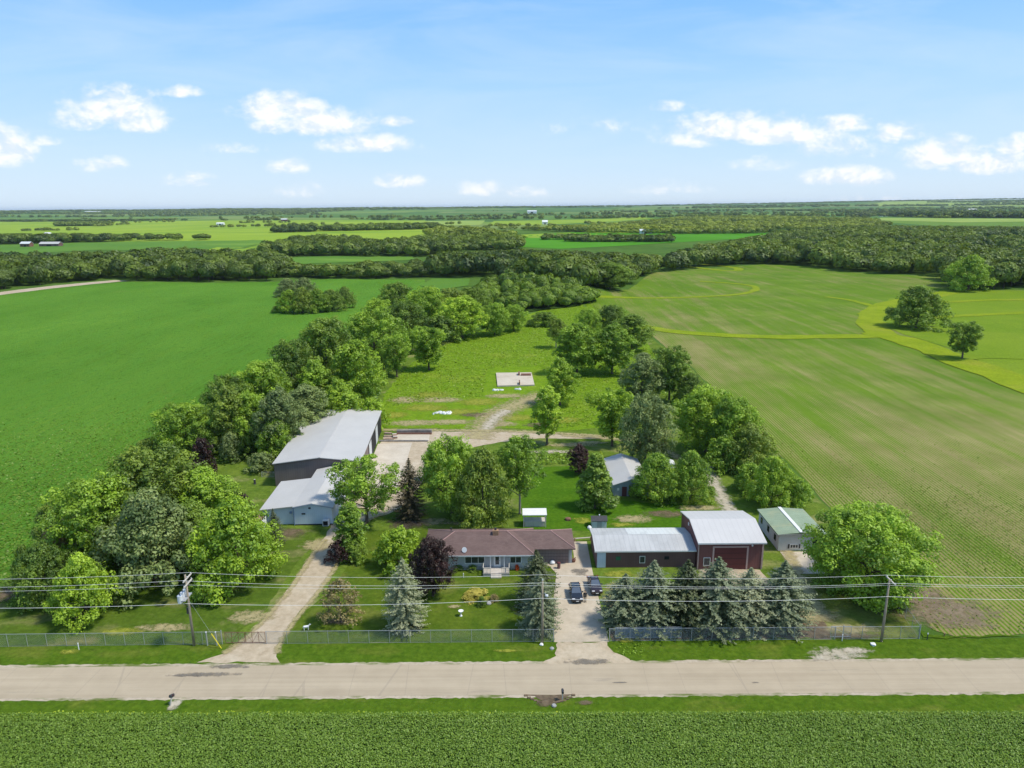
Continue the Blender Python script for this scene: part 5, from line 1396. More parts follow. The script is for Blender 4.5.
lumber_pile((388, 436.8), 1.9, .8, 2, 'brown lumber stack in the middle of three beside the shed')
lumber_pile((388, 434.0), 1.8, .8, 2, 'flattest brown lumber stack, farthest of three beside the shed', -.1)
lumber_pile((395, 437.5), 1.0, 2.6, 4, 'taller pile of old boards against the end of the grey block wall', .2)
# slab with hut remains, white debris
sl = empty('concrete_foundation', (*at(515, 386.5), 0), 0, 'bare concrete foundation slab standing in the meadow', 'foundation')
q = [at(497.5, 387), at(534.5, 386), at(531.5, 373.6), at(496, 374)]
cx0, cy0 = sl.location.x, sl.location.y
b = [(a - cx0, c - cy0) for a, c in q]
MB().hexa([(u_, w_, 0) for u_, w_ in b] + [(u_, w_, .45) for u_, w_ in b]).build('slab', M['pad'], sl)
for (p_, L_, W_, h_) in (((519.5, 385.2), .35, 2.8, .9), ((519, 376.0), .5, 2.5, .9), ((526, 376.5), 3.2, 1.6, .45)):
    xx, yy = at(*p_); MB().box(xx - cx0 - L_ / 2, xx - cx0 + L_ / 2, yy - cy0 - W_ / 2, yy - cy0 + W_ / 2, .453, .453 + h_).build('wall_stub', M['rust'], sl)
def debris(p, L, W, n, label):
    e = empty('rubble_pile', (*at(*p), 0), 0, label, 'rubble')
    mb = MB()
    for k in range(n):
        x, y = random.uniform(-L, L) / 2, random.gauss(0, W / 4); s = random.uniform(.2, .55)
        base = [(x + s * math.cos(t) * random.uniform(.8, 1.3), y + s * math.sin(t) * random.uniform(.7, 1.1)) for t in (0.3, 1.9, 3.4, 4.9)]
        z = random.uniform(.15, .45)
        mb.hexa([(u_, w_, 0) for u_, w_ in base] + [(x + (u_ - x) * .7, y + (w_ - y) * .7, z) for u_, w_ in base])
    mb.build('rubble', M['white'], e)
debris((442, 413.5), 4.6, 1.6, 46, 'heap of white rubble on the dry grass left of the dirt track')
debris((497, 390.5), 3.0, 1.0, 26, 'strip of white rubble below the left corner of the foundation slab')
debris((518, 389.6), 1.6, .6, 16, 'little white rubble heap below the middle of the foundation slab')

# ---------------------------------------------------------------- far farm buildings
def farm(px_, py_, w, d, hw, hr, wall, roof, label, cat='barn', rz=0):
    x, y = at(px_, py_); z = float(hgt(x, y))
    e = empty('farm_building', (x, y, z), rz, label, cat)
    MB().prism([(0, -.5), (0, hw), (d / 2, hr), (d, hw), (d, -.5)], 'x', -w / 2, w / 2).build('wall', M[wall], e)
    gable_roof_x('roof', -.5, d + .5, d / 2, -w / 2 - .4, w / 2 + .4, hw + .15, hr + .2, roof, e, .3)
    MB().box(-w * .12, w * .12, -.12, .02, 0, hw * .75).build('door', M['dark'], e)
    for s in (-.33, .33): MB().box(w * s - 1, w * s + 1, -.1, .02, hw * .4, hw * .75).build('window', M['glass'], e)
farm(49, 246.5, 31, 12, 4, 7, 'maroon', 'white_roof', 'long far barn with a white roof beyond the left wood')
farm(25, 247, 15, 10, 5, 8, 'rust', 'palemetal', 'short brown far barn left of the long white-roofed one')
farm(47, 238, 12, 10, 7, 11, 'white', 'white', 'white far farmhouse among trees above the long barn', 'house')
farm(220, 225.5, 26, 12, 7, 10, 'white', 'white', 'white far shed alone in the yellow field', 'shed')
farm(284, 221.2, 26, 12, 7, 11, 'redbarn', 'palemetal', 'red far barn on the horizon side of the yellow field')
farm(545, 224.5, 17, 12, 8, 13, 'white', 'white', 'white far house in the loose woodland', 'house')
farm(646, 233.8, 24, 12, 6, 9, 'white', 'palemetal', 'white far house at the edge of the vivid field', 'house')
farm(884, 216.5, 40, 14, 8, 12, 'white', 'white', 'white far barn before the blue wood near the right horizon')
farm(944, 216, 22, 14, 12, 17, 'white', 'white', 'tall white far barn under the blue wood near the right edge')
farm(973, 211, 60, 16, 10, 15, 'palemetal', 'white', 'pale far shed beyond the blue wood at right', 'shed')
farm(92, 213.2, 150, 40, 15, 19, 'white', 'white', 'wide white far factory hall on the left horizon', 'factory')
farm(976, 248, 14, 9, 4, 7, 'white', 'white', 'small white far shed by the green clearing at right', 'shed')
farm(532, 213.6, 70, 25, 16, 24, 'white', 'palemetal', 'pale far barns near the horizon above the loose woodland')
# ---------------------------------------------------------------- chain-link fences
def chain_mat(name, col, dens):
    mt, nt, out = new_mat(name)
    O = objco(nt)
    s = nt.nodes.new('ShaderNodeSeparateXYZ'); nt.links.new(O, s.inputs[0])
    masks = []
    for sg in ('ADD', 'SUBTRACT'):
        f = math_n(nt, 'FRACT', math_n(nt, 'DIVIDE', math_n(nt, sg, s.outputs[0], s.outputs[2]), 0.085))
        masks.append(math_n(nt, 'LESS_THAN', f, dens))
    a = math_n(nt, 'MAXIMUM', masks[0], masks[1])
    p = finish(nt, out, col, 0.5, 0.4)
    nt.links.new(a, p.inputs['Alpha'])
    return mt
M['chain'] = chain_mat('chain_link', (0.32, 0.34, 0.33), 0.11)
M['slats'] = chain_mat('privacy_slats', (0.20, 0.25, 0.34), 0.42)
def fence(p0, p1, label, h=1.8, step=2.55, mesh='chain', tall_ends=False, name='chain_link_fence'):
    L = math.hypot(p1[0] - p0[0], p1[1] - p0[1]); rz = math.atan2(p1[1] - p0[1], p1[0] - p0[0])
    e = empty(name, (*p0, 0), rz, label, 'fence', 'chain link fences along the road')
    n = max(1, round(L / step))
    for k in range(n + 1):
        end = k in (0, n)
        r = .055 if end else .032
        MB().tube([(L * k / n, 0, 0), (L * k / n, 0, h + (.25 if end and tall_ends else .05))], r, 6).build('post', M['metal'], e)
    MB().tube([(0, 0, h), (L, 0, h)], .028, 5).build('top_rail', M['metal'], e)
    MB().tube([(0, 0, .06), (L, 0, .06)], .012, 4).build('bottom_wire', M['metal'], e)
    MB().poly([(0, .02, .05), (L, .02, .05), (L, .02, h - .02), (0, .02, h - .02)]).build('mesh', M[mesh], e, fix=False)
    return e
FY = 80.15
fence((-72, FY - .2), (-37.3, FY), 'chain link fence left of the gravel drive along the road', tall_ends=True)
fence((-31.6, FY), (5.05, FY), 'chain link fence between the two drives, before the house lawn')
fence((12.2, FY), (41.0, FY), 'chain link fence before the row of spruces')
fence((42.0, FY), (51.8, FY), 'chain link fence at the right end, around the foot of the right pole', tall_ends=True)
fence((51.8, FY + .1), at(899, 610), 'chain link fence running back from the right corner towards the huge maple')
fence(at(262, 477), at(276, 477), 'low wire fence on the mown strip left of the shed', h=1.1)
fence((5.0, FY + .15), (5.3, 86.5), 'short chain link return along the left of the concrete drive') if False else None
def gate(p0, p1, label, mat='rust', mesh='chain', h=1.65, nb=3):
    L = math.hypot(p1[0] - p0[0], p1[1] - p0[1]); rz = math.atan2(p1[1] - p0[1], p1[0] - p0[0])
    e = empty('metal_gate', (*p0, 0), rz, label, 'gate')
    fr = MB()
    fr.tube([(0, 0, .15), (L, 0, .15)], .035, 5); fr.tube([(0, 0, h), (L, 0, h)], .035, 5)
    for k in range(nb + 1): fr.tube([(L * k / nb, 0, .15), (L * k / nb, 0, h)], .03, 5)
    fr.build('gate_frame', M[mat], e)
    br = MB()
    for k in range(nb): br.tube([(L * k / nb, .02, .15 if k % 2 else h), (L * (k + 1) / nb, .02, h if k % 2 else .15)], .02, 4)
    br.build('brace', M[mat], e)
    MB().poly([(0, .04, .15), (L, .04, .15), (L, .04, h), (0, .04, h)]).build('mesh', M[mesh], e, fix=False)
    return e
gate((-36.9, FY + .1), (-34.4, FY + .1), 'left brown leaf of the closed gate across the gravel drive')
gate((-34.3, FY + .1), (-31.8, FY + .1), 'right brown leaf of the closed gate across the gravel drive')
gate((13.0, FY + .5), (21.5, FY + .5), 'open sliding gate parked behind the fence before the spruces', 'metal', 'slats', nb=7)
gate((40.6, FY + .35), (43.2, FY + .35), 'small grey gate in the fence at the right end of the spruces', 'metal', 'chain', nb=1)
for xx in (-37.1, -31.7):
    pass

# ---------------------------------------------------------------- power poles and wires
def pole(x, y, h, label, arms=(), cans=0, lamp=False, r=.15):
    e = empty('utility_pole', (x, y, 0), 0, label, 'pole', 'utility poles along the road')
    MB().tube([(0, 0, -.05), (0, 0, h * .5), (0, 0, h)], [r * 1.15, r, r * .75], 10).build('pole_shaft', M['polewood'], e, smooth=True)
    for (z, L) in arms:
        a = MB().box(.16, .29, -L / 2, L / 2, z - .07, z + .07).build('crossarm', M['palewood'], e)
        for yy in (-L / 2 + .15, 0, L / 2 - .15):
            MB().lathe(.22, yy, [(.03, z + .07), (.06, z + .12), (.06, z + .2), (.02, z + .24)], 8).build('insulator', M['palemetal'], a)
    if not arms:
        MB().lathe(0, 0, [(.05, h), (.08, h + .08), (.05, h + .22)], 8).build('insulator', M['palemetal'], e)
    for k in range(cans):
        yy = (-.75, 0.05, .8)[k]
        c = MB().lathe(-.62, yy, [(.12, 6.55), (.31, 6.6), (.31, 7.55), (.24, 7.62), (.10, 7.64)], 14).build('transformer', M['palemetal'], e, smooth=False)
        MB().lathe(-.62, yy, [(.04, 7.64), (.07, 7.75), (.03, 7.95)], 8).build('bushing', M['darkmetal'], c)
    if cans:
        MB().box(-.6, .1, -1.0, 1.0, 6.85, 6.97).build('bracket', M['metal'], e)
        MB().box(-.34, -.16, -.12, .12, 4.6, 5.4).build('switch_box', M['darkmetal'], e)
    if lamp:
        MB().tube([(0, 0, 7.1), (.25, -.3, 7.35), (.45, -.6, 7.3)], .03, 6).build('lamp_arm', M['metal'], e)
        MB().lathe(.5, -.68, [(.05, 7.38), (.2, 7.3), (.2, 7.12), (.1, 7.05)], 10).build('lamp_head', M['palemetal'], e)
    return e
P1, P2, P3 = (-40.8, 79.9), (3.6, 79.75), (46.7, 79.6)
P0, P4 = (-88, 80.1), (92, 79.4)
pole(*P1, 10.0, 'left utility pole with two crossarms and grey transformers beside the gravel drive', ((9.55, 2.3), (8.8, 2.3)), 3)
pole(*P2, 8.9, 'middle utility pole without crossarm before the spruces by the concrete drive', (), 0, True)
pole(*P3, 8.75, 'right utility pole with one pale crossarm before the huge maple', ((8.55, 2.3),))
def wire(zs, dy, label, sag, r=.017):
    pts = [(*P0, zs[0]), (*P1, zs[1]), (*P2, zs[2]), (*P3, zs[3]), (*P4, zs[4])]
    path = []
    for a, b in zip(pts, pts[1:]):
        for k in range(16):
            t = k / 16
            path.append((a[0] + (b[0] - a[0]) * t, a[1] + (b[1] - a[1]) * t + dy, a[2] + (b[2] - a[2]) * t - sag * 4 * t * (1 - t)))
    path.append((pts[-1][0], pts[-1][1] + dy, pts[-1][2]))
    o = MB().tube(path, r, 4).build('power_line', M['wire'], None, smooth=True)
    tag(o, label, 'wire', 'power lines along the road')
wire((9.3, 9.75, 9.15, 8.80, 9.0), 1.0, 'highest power line, on the far ends of the crossarms', .55)
wire((9.3, 9.75, 9.15, 8.80, 9.0), -1.0, 'second power line, on the near ends of the crossarms', .55)
wire((8.0, 8.5, 8.15, 7.85, 8.0), 0.18, 'thin power line below the crossarm wires', .5, .014)
wire((6.2, 6.1, 6.55, 6.5, 6.4), -.18, 'lowest cable strung along the poles', .55, .022)
g_ = empty('guy_wire', (-40.7, 79.85, 0), 0, 'guy wire with a yellow guard beside the left utility pole', 'guy wire')
MB().tube([(.1, 0, 6.3), (3.6, -.6, 0)], .014, 4).build('cable', M['metal'], g_)
def lerp3(a, b, t): return tuple(a[i] + (b[i] - a[i]) * t for i in range(3))
MB().tube([lerp3((.1, 0, 6.3), (3.6, -.6, 0), .68), (3.62, -.6, 0)], .05, 6).build('guard', M['yellow'], g_)
for nm, x, label in (('fence_post', -39.1, 'short grey post between the left pole and the guy wire'), ('fence_post', -37.9, 'thick pale gatepost at the left of the closed gate')):
    e = empty(nm, (x, FY - .25, 0), 0, label, 'post')
    MB().tube([(0, 0, 0), (0, 0, 1.9)], .09, 8).build('shaft', M['metal'], e)
    MB().lathe(0, 0, [(.11, 1.9), (.1, 1.96), (.03, 2.02)], 8).build('cap', M['palemetal'], e)

# ---------------------------------------------------------------- cars
def car(p, rz, mat, label, L=3.95, W=1.6, Ht=1.58, suv=True):
    e = empty('parked_car', (*at(*p), .05), rz, label, 'car')
    hl = L / 2
    # side outline from the nose (-x is rear); body loft across the width
    out_ = [(-hl, .42), (-hl + .03, .78), (-hl + .10, 1.02), (-hl + .5, 1.06), (.55, 1.04), (hl - 1.1, .99), (hl - .35, .88), (hl - .03, .70), (hl, .42), (hl - .12, .26), (-hl + .12, .26)]
    secs = [(-W / 2, .90, .04), (-W / 2 + .10, .98, .01), (-W / 4, 1, 0), (W / 4, 1, 0), (W / 2 - .10, .98, .01), (W / 2, .90, .04)]
    mb = MB(); n = len(out_)
    for (yy, s, lift) in secs:
        for (x, z) in out_: mb.v.append((x * (.97 if s < .95 else (.99 if s < 1 else 1)), yy, .62 + (z - .62) * s + (lift if z < .5 else -lift)))
    for i in range(len(secs) - 1):
        for k in range(n):
            k2 = (k + 1) % n
            mb.f.append((i * n + k, i * n + k2, (i + 1) * n + k2, (i + 1) * n + k))
    mb.f.append(tuple(range(n))[::-1]); mb.f.append(tuple((len(secs) - 1) * n + k for k in range(n)))
    body = mb.build('body', M[mat], e, bevel=.03)
    rear0, rear1 = (-hl + .12, -hl + .62) if suv else (-hl + .75, -hl + 1.35)
    fr0, fr1 = hl - 1.25, hl - 2.05
    wb, wt = W / 2 - .07, W / 2 - .26
    MB().hexa([(rear0, -wb, 1.0), (fr0, -wb, 1.0), (fr0, wb, 1.0), (rear0, wb, 1.0), (rear1, -wt, Ht - .05), (fr1, -wt, Ht - .05), (fr1, wt, Ht - .05), (rear1, wt, Ht - .05)]).build('windows', M['carglass'], e, bevel=.03)
    rf = MB().hexa([(rear1 - .05, -wt - .02, Ht - .06), (fr1 + .06, -wt - .02, Ht - .06), (fr1 + .06, wt + .02, Ht - .06), (rear1 - .05, wt + .02, Ht - .06), (rear1 + .1, -wt + .1, Ht), (fr1 - .12, -wt + .1, Ht), (fr1 - .12, wt - .1, Ht), (rear1 + .1, wt - .1, Ht)])
    rf.build('roof', M[mat], e, bevel=.02)
    for s in (-1, 1):
        for (x0, x1) in ((rear0, rear1), (fr0, fr1), (.0, -.05), (-hl + 1.35, -hl + 1.45)):
            MB().tube([(x0, s * (wb + .005), 1.0), (x1, s * (wt + .01), Ht - .04)], .045, 5).build('pillar', M[mat], e)
    for x in (-hl + .85, hl - .9):
        for s in (-1, 1):
            w = MB(); prof = [(.20, -.11), (.32, -.11), (.345, -.06), (.345, .06), (.32, .11), (.20, .11)]
            for (r, t) in prof:
                for k in range(18): w.v.append((x + r * math.cos(2 * PI * k / 18), s * (W / 2 - .13) + t, .345 + r * math.sin(2 * PI * k / 18)))
            for i in range(len(prof)):
                for k in range(18):
                    i2 = (i + 1) % len(prof); k2 = (k + 1) % 18
                    w.f.append((i * 18 + k, i * 18 + k2, i2 * 18 + k2, i2 * 18 + k))
            wo = w.build('wheel', M['tyre'], e)
            rim = MB(); rim.v.append((x, s * (W / 2 - .13) + s * .09, .345))
            for k in range(10): rim.v.append((x + .21 * math.cos(2 * PI * k / 10), s * (W / 2 - .13) + s * .07, .345 + .21 * math.sin(2 * PI * k / 10)))
            for k in range(10): rim.f.append((0, 1 + k, 1 + (k + 1) % 10))
            rim.build('rim', M['metal'], wo, fix=False)
    for s in (-1, 1):
        MB().box(hl - .22, hl - .05, s * .55 - .2, s * .55 + .2, .68, .80).build('headlight', M['lens'], e, bevel=.02)
        MB().box(-hl - .01, -hl + .1, s * .72 - .14, s * .72 + .14, .72, .98).build('tail_light', M['tail'], e, bevel=.02)
        MB().box(hl - 1.55, hl - 1.35, s * (W / 2 + .1) - .1, s * (W / 2 + .1) + .1, 1.0, 1.14).build('mirror', M[mat], e, bevel=.02)
    MB().box(hl - .03, hl + .02, -.42, .42, .44, .64).build('grille', M['darkmetal'], e, bevel=.01)
    MB().box(hl + .005, hl + .03, -.19, .19, .40, .53).build('number_plate', M['white'], e)
    MB().box(-hl - .03, -hl - .005, -.19, .19, .62, .75).build('number_plate', M['white'], e)
    return e
car((575.8, 597), math.radians(-88), 'carblack', 'black car parked on the concrete drive, left of the standing person')
car((594.6, 589.0), math.radians(-86), 'carmaroon', 'dark maroon-black car parked right of the standing person, nearer the maroon barn', suv=False, L=4.15)

# ---------------------------------------------------------------- person standing between the cars
def skin_obj(name, verts, edges, radii, mat, parent, root=0, sub=1):
    me = bpy.data.meshes.new(name); me.from_pydata(verts, edges, [])
    me.materials.append(mat)
    o = bpy.data.objects.new(name, me); COL.objects.link(o)
    if parent is not None: o.parent = parent
    s = o.modifiers.new('skin', 'SKIN'); s.use_smooth_shade = True
    if not me.skin_vertices: me.attributes
    for i, r in enumerate(radii):
        me.skin_vertices[0].data[i].radius = r if isinstance(r, tuple) else (r, r)
    me.skin_vertices[0].data[root].use_root = True
    b = o.modifiers.new('sub', 'SUBSURF'); b.levels = b.render_levels = sub
    return o
def tubes_body(name, chains, mat, parent):
    mb = MB()
    for path, rad in chains: mb.tube(path, rad, 10)
    o = mb.build(name, mat, parent, smooth=True)
    return o
def remesh(o, vox, sub=0):
    r = o.modifiers.new('remesh', 'REMESH'); r.mode = 'VOXEL'; r.voxel_size = vox; r.use_smooth_shade = True
    s = o.modifiers.new('smooth', 'SMOOTH'); s.factor = .5; s.iterations = 3
M['skin'] = paint_mat('skin_tone', (0.45, 0.27, 0.19), 0.6, 0.05)
M['jacket'] = paint_mat('dark_jacket', (0.035, 0.035, 0.04), 0.85, 0.15, 6)
M['khaki'] = paint_mat('khaki_trousers', (0.24, 0.21, 0.17), 0.85, 0.12, 6)
M['hair'] = paint_mat('dark_hair', (0.03, 0.022, 0.018), 0.7, 0.2, 20)
pr_ = empty('person', (*at(585.0, 602.3), .05), math.radians(8), 'person in a dark jacket and khaki trousers standing between the two parked cars', 'person')
ch = []
ch.append(([(0, 0, .90), (0, 0, 1.05), (0, 0, 1.25), (0, .0, 1.42), (0, -.005, 1.50), (0, -.015, 1.56)], [.13, .125, .145, .12, .06, .055]))
ch.append(([(0, -.01, 1.54), (0, -.02, 1.60), (0, -.015, 1.68), (0, -.01, 1.75), (0, -.01, 1.785)], [.055, .078, .09, .075, .03]))
ch.append(([(0, -.10, 1.655), (0, -.122, 1.635), (0, -.098, 1.625)], [.012, .018, .012]))
for s in (-1, 1):
    ch.append(([(s * .085, -.012, 1.68), (s * .10, -.008, 1.66), (s * .088, -.012, 1.63)], [.01, .02, .01]))
    ch.append(([(s * .10, 0, .95), (s * .105, -.01, .75), (s * .11, -.015, .50), (s * .11, 0.01, .30), (s * .11, .015, .09)], [.095, .085, .058, .055, .04]))
    ch.append(([(s * .11, .04, .05), (s * .115, -.06, .045), (s * .12, -.16, .035)], [.04, .045, .03]))
    ch.append(([(s * .12, 0, 1.42), (s * .20, .01, 1.38), (s * .245, .03, 1.12), (s * .25, -.04, .88), (s * .25, -.06, .82)], [.06, .06, .046, .032, .034]))
    ch.append(([(s * .25, -.06, .83), (s * .25, -.075, .76)], [.034, .03]))
    for k in range(4):
        yy = -.045 - .02 * k; l = (.065, .08, .075, .058)[k]
        ch.append(([(s * .25, yy, .775), (s * .252, yy - .005, .775 - l * .55), (s * .243, yy - .012, .775 - l)], [.0105, .0095, .008]))
    ch.append(([(s * .242, -.09, .80), (s * .232, -.115, .765), (s * .230, -.118, .735)], [.012, .0105, .009]))
body = tubes_body('body', ch, M['skin'], pr_); remesh(body, .011)
ch = [([(0, 0, .86), (0, 0, 1.0), (0, 0, 1.25), (0, .0, 1.42), (0, -.003, 1.49)], [.165, .155, .17, .135, .075])]
for s in (-1, 1): ch.append(([(s * .11, 0, 1.42), (s * .205, .01, 1.38), (s * .25, .03, 1.12), (s * .254, -.04, .88)], [.078, .078, .062, .05]))
remesh(tubes_body('jacket', ch, M['jacket'], pr_), .014)
ch = [([(0, 0, .82), (0, 0, .98)], [.15, .15])]
for s in (-1, 1): ch.append(([(s * .095, 0, .95), (s * .105, -.01, .75), (s * .11, -.012, .50), (s * .11, 0.01, .30), (s * .11, .012, .07)], [.112, .105, .08, .072, .066]))
remesh(tubes_body('trousers', ch, M['khaki'], pr_), .014)
remesh(tubes_body('hair', [([(0, .02, 1.66), (0, .012, 1.72), (0, -.005, 1.775), (0, -.01, 1.80)], [.09, .096, .075, .03])], M['hair'], pr_), .012)
for s in (-1, 1):
    remesh(tubes_body('shoe', [([(s * .11, .055, .04), (s * .115, -.06, .045), (s * .12, -.18, .035)], [.048, .052, .036])], M['tyre'], pr_), .012)
    MB().lathe(0, 0, [(.002, -.006), (.010, 0), (.002, .006)], 8).build('eye', M['tyre'], pr_).location = (s * .032, -.100, 1.675)
tubes_body('mouth', [([(-.024, -.092, 1.60), (0, -.098, 1.598), (.024, -.092, 1.60)], [.004, .006, .004])], M['darkred'], pr_)

# ---------------------------------------------------------------- small things
b_ = empty('bin', (*at(558.8, 568.5), .05), 0, 'narrow dark maroon upright bin on the concrete drive before the garage', 'bin')
MB().lathe(0, 0, [(.20, 0), (.25, .15), (.27, .85), (.28, .9)], 14).build('drum', M['maroon'], b_)
MB().lathe(0, 0, [(.29, .9), (.29, .96), (.1, 1.04)], 14).build('lid', M['darkred'], b_)
b_ = empty('white_sack', (*at(552.5, 564), .05), 0, 'white sack lying by the tall spruce at the garage', 'sack')
MB().lathe(0, 0, [(.25, 0), (.42, .12), (.40, .35), (.22, .52), (.08, .6)], 12).build('sack_body', M['white'], b_, smooth=True)
b_ = empty('bird_bath', (*at(461, 616), 0), 0, 'white bird bath on the front lawn', 'bird bath'); b_.scale = (.8, .8, .95)
MB().lathe(0, 0, [(.26, 0), (.24, .08), (.10, .16), (.09, .55), (.14, .68)], 14).build('pedestal', M['white'], b_, smooth=True)
MB().lathe(0, 0, [(.12, .68), (.40, .78), (.46, .86), (.42, .86), (.2, .79)], 18).build('basin', M['white'], b_, smooth=True)
b_ = empty('lawn_ornament', (*at(306.5, 630), 0), math.radians(10), 'small white four-legged lawn ornament just behind the fence by the closed gate', 'ornament')
o = tubes_body('figure', [([(-.35, 0, .52), (0, 0, .50), (.33, 0, .54)], [.13, .17, .15]), ([(.30, 0, .58), (.46, 0, .78)], [.10, .08]), ([(.42, 0, .80), (.62, 0, .74)], [.09, .05]), ([(-.36, 0, .55), (-.48, 0, .42)], [.05, .03]),
    ([(-.28, .09, .5), (-.28, .10, 0)], [.06, .045]), ([(-.28, -.09, .5), (-.28, -.10, 0)], [.06, .045]), ([(.25, .09, .5), (.25, .10, 0)], [.06, .045]), ([(.25, -.09, .5), (.25, -.10, 0)], [.06, .045])], M['white'], b_); remesh(o, .03)
def marker(p, h, mat, label, cap='white'):
    e = empty('marker_post', (*at(*p), 0), 0, label, 'post')
    MB().tube([(0, 0, 0), (0, 0, h)], .055, 7).build('shaft', M[mat], e)
    MB().lathe(0, 0, [(.065, h - .18), (.07, h), (.02, h + .04)], 8).build('cap', M[cap], e)
marker((79, 650), 1.0, 'white', 'short white marker post on the verge at the far left')
marker((842, 612), .9, 'white', 'short white marker post at the foot of the fence, right of the spruces') if False else marker((842, 641), .95, 'white', 'short white marker post at the foot of the fence, right of the spruces')
marker((927, 640), 1.0, 'darkmetal', 'black marker post with a white top at the right fence corner')
marker((944, 637), .5, 'rust', 'stumpy brown post at the corner of the crop field', 'rust')
marker((463.5, 577.5), .7, 'white', 'little white post on the lawn left of the front deck')
def hydrant(p):
    e = empty('stump', (*at(*p), 0), 0, 'dark stump on the mown strip beside the shed', 'stump')
    MB().lathe(0, 0, [(.3, 0), (.22, .2), (.2, .9), (.16, 1.0)], 9).build('wood', M['darkmetal'], e)
    MB().lathe(0, 0, [(.19, .995), (.1, 1.02)], 9).build('cut_face', M['palewood'], e)
hydrant((255, 484))
def mailbox(p, label, rz, tilt=0):
    e = empty('mailbox', (*at(*p), 0), rz, label, 'mailbox')
    MB().box(-.055, .055, -.055, .055, 0, 1.05).build('post', M['palewood'], e)
    mb = MB()
    pts = [(-.13, 1.06), (-.13, 1.25)] + [(.13 * math.cos(t), 1.25 + .13 * math.sin(t)) for t in np.linspace(PI, 0, 7)[1:-1]] + [(.13, 1.25), (.13, 1.06)]
    mb.prism(pts, 'x', -.28, .28)
    b = mb.build('box', M['darkmetal'], e)
    MB().box(.281, .295, -.12, .12, 1.07, 1.34).build('door', M['metal'], e)
    MB().box(-.05, .08, -.15, -.135, 1.2, 1.36).build('flag', M['darkred'], e)
    MB().tube([(0, 0, .45), (.2, 0, 1.05)], .03, 5).build('brace', M['palewood'], e)
    e.rotation_euler[1] = tilt
mailbox((562.5, 700.5), 'dark mailbox on a pale post at the road edge opposite the concrete drive', math.radians(90))
mailbox((170.5, 706.5), 'leaning dark mailbox on the near verge opposite the left lawn', math.radians(70), .3)
st = empty('culvert_wall', (3.9, 68.9, 0), 0, 'low dark stone retaining edge round the mailbox apron', 'retaining wall')
for k in range(16):
    t = k / 15
    x = -2.6 + 5.4 * t; y = .9 - 1.25 * math.sin(PI * t) ** .8
    MB().box(x - .21, x + .21, y - .14, y + .14, 0, random.uniform(.06, .16)).build('stone', M['soil'], st, bevel=.03)
MB().lathe(*[0.5, -.9], [(.2, 0), (.3, .12), (.22, .26)], 7).build('boulder', M['stone'], st)
def boulder(p, r, mat, label):
    e = empty('rock', (*at(*p), 0), random.random() * 6, label, 'rock')
    bm = bmesh.new(); bmesh.ops.create_icosphere(bm, subdivisions=2, radius=r)
    for v in bm.verts:
        v.co *= random.uniform(.82, 1.12); v.co.z = v.co.z * .6 + r * .3
    me = bpy.data.meshes.new('stone'); bm.to_mesh(me); bm.free(); me.materials.append(M[mat])
    o = bpy.data.objects.new('stone', me); COL.objects.link(o); o.parent = e
boulder((489, 604), .38, 'stone', 'grey rock at the foot of the bare brown shrub on the front lawn')
boulder((568, 520), .6, 'rust', 'brown-grey rock in the middle of the back lawn')
boulder((873, 645), .35, 'white', 'pale rock at the foot of the right utility pole')
boulder((541.5, 645), .28, 'white', 'pale rock at the foot of the middle utility pole')
boulder((552, 649), .3, 'stone', 'grey rock on the verge right of the middle utility pole')
boulder((174, 560), .001, 'stone', '') if False else None
bn = empty('log_rail', (*at(583, 541), 0), math.radians(8), 'low timber rail across the end of the concrete drive beside the garage', 'rail')
MB().tube([(-1.6, 0, .55), (1.6, 0, .55)], .1, 7).build('rail', M['palewood'], bn)
for x in (-1.4, 1.3): MB().tube([(x, 0, 0), (x, 0, .7)], .11, 7).build('post', M['lumber'], bn)
bn = empty('flower_tub', (*at(573.5, 562), .05), 0, 'rusty tub of dead flowers at the right corner of the garage', 'tub')
MB().lathe(0, 0, [(.28, 0), (.36, .4), (.38, .42)], 12).build('tub', M['rust'], bn)
tb = MB()
for k in range(14):
    a = random.uniform(0, 6.28); tb.tube([(0, 0, .4), (.35 * math.cos(a), .35 * math.sin(a), random.uniform(.6, .95))], .02, 4)
tb.build('stems', M['lumber'], bn)

# ---------------------------------------------------------------- haze
mt, nt, out = new_mat('haze_air')
pv = nt.nodes.new('ShaderNodeVolumePrincipled')
pv.inputs['Color'].default_value = (0.72, 0.85, 1.0, 1); pv.inputs['Density'].default_value = 2.6e-5; pv.inputs['Anisotropy'].default_value = 0.0
nt.links.new(pv.outputs[0], out.inputs['Volume'])
hz = MB().box(-38500, 38500, -500, 40500, -8, 150).build('haze', mt); tag(hz, kind='stuff', label='pale blue air over the plain', cat='haze')

# ---------------------------------------------------------------- sky with fair-weather clouds, and the sun
SUN_EL, SUN_AZ = math.radians(58), math.radians(100)      # azimuth measured from +y (the view) towards +x (right)
w = bpy.data.worlds.new('World'); SC.world = w; w.use_nodes = True
nt = w.node_tree; nt.nodes.clear()
out = nt.nodes.new('ShaderNodeOutputWorld'); bg = nt.nodes.new('ShaderNodeBackground')
sky = nt.nodes.new('ShaderNodeTexSky'); sky.sky_type = 'NISHITA'; sky.sun_disc = False
sky.sun_elevation = SUN_EL; sky.sun_rotation = SUN_AZ; sky.altitude = 250; sky.air_density = 1.0; sky.dust_density = 0.2; sky.ozone_density = 1.6
geo = nt.nodes.new('ShaderNodeTexCoord')
sp = nt.nodes.new('ShaderNodeSeparateXYZ'); nt.links.new(geo.outputs['Generated'], sp.inputs[0])
yy_ = math_n(nt, 'MAXIMUM', sp.outputs[1], 0.05)
U = math_n(nt, 'DIVIDE', sp.outputs[0], yy_); V = math_n(nt, 'DIVIDE', sp.outputs[2], yy_)
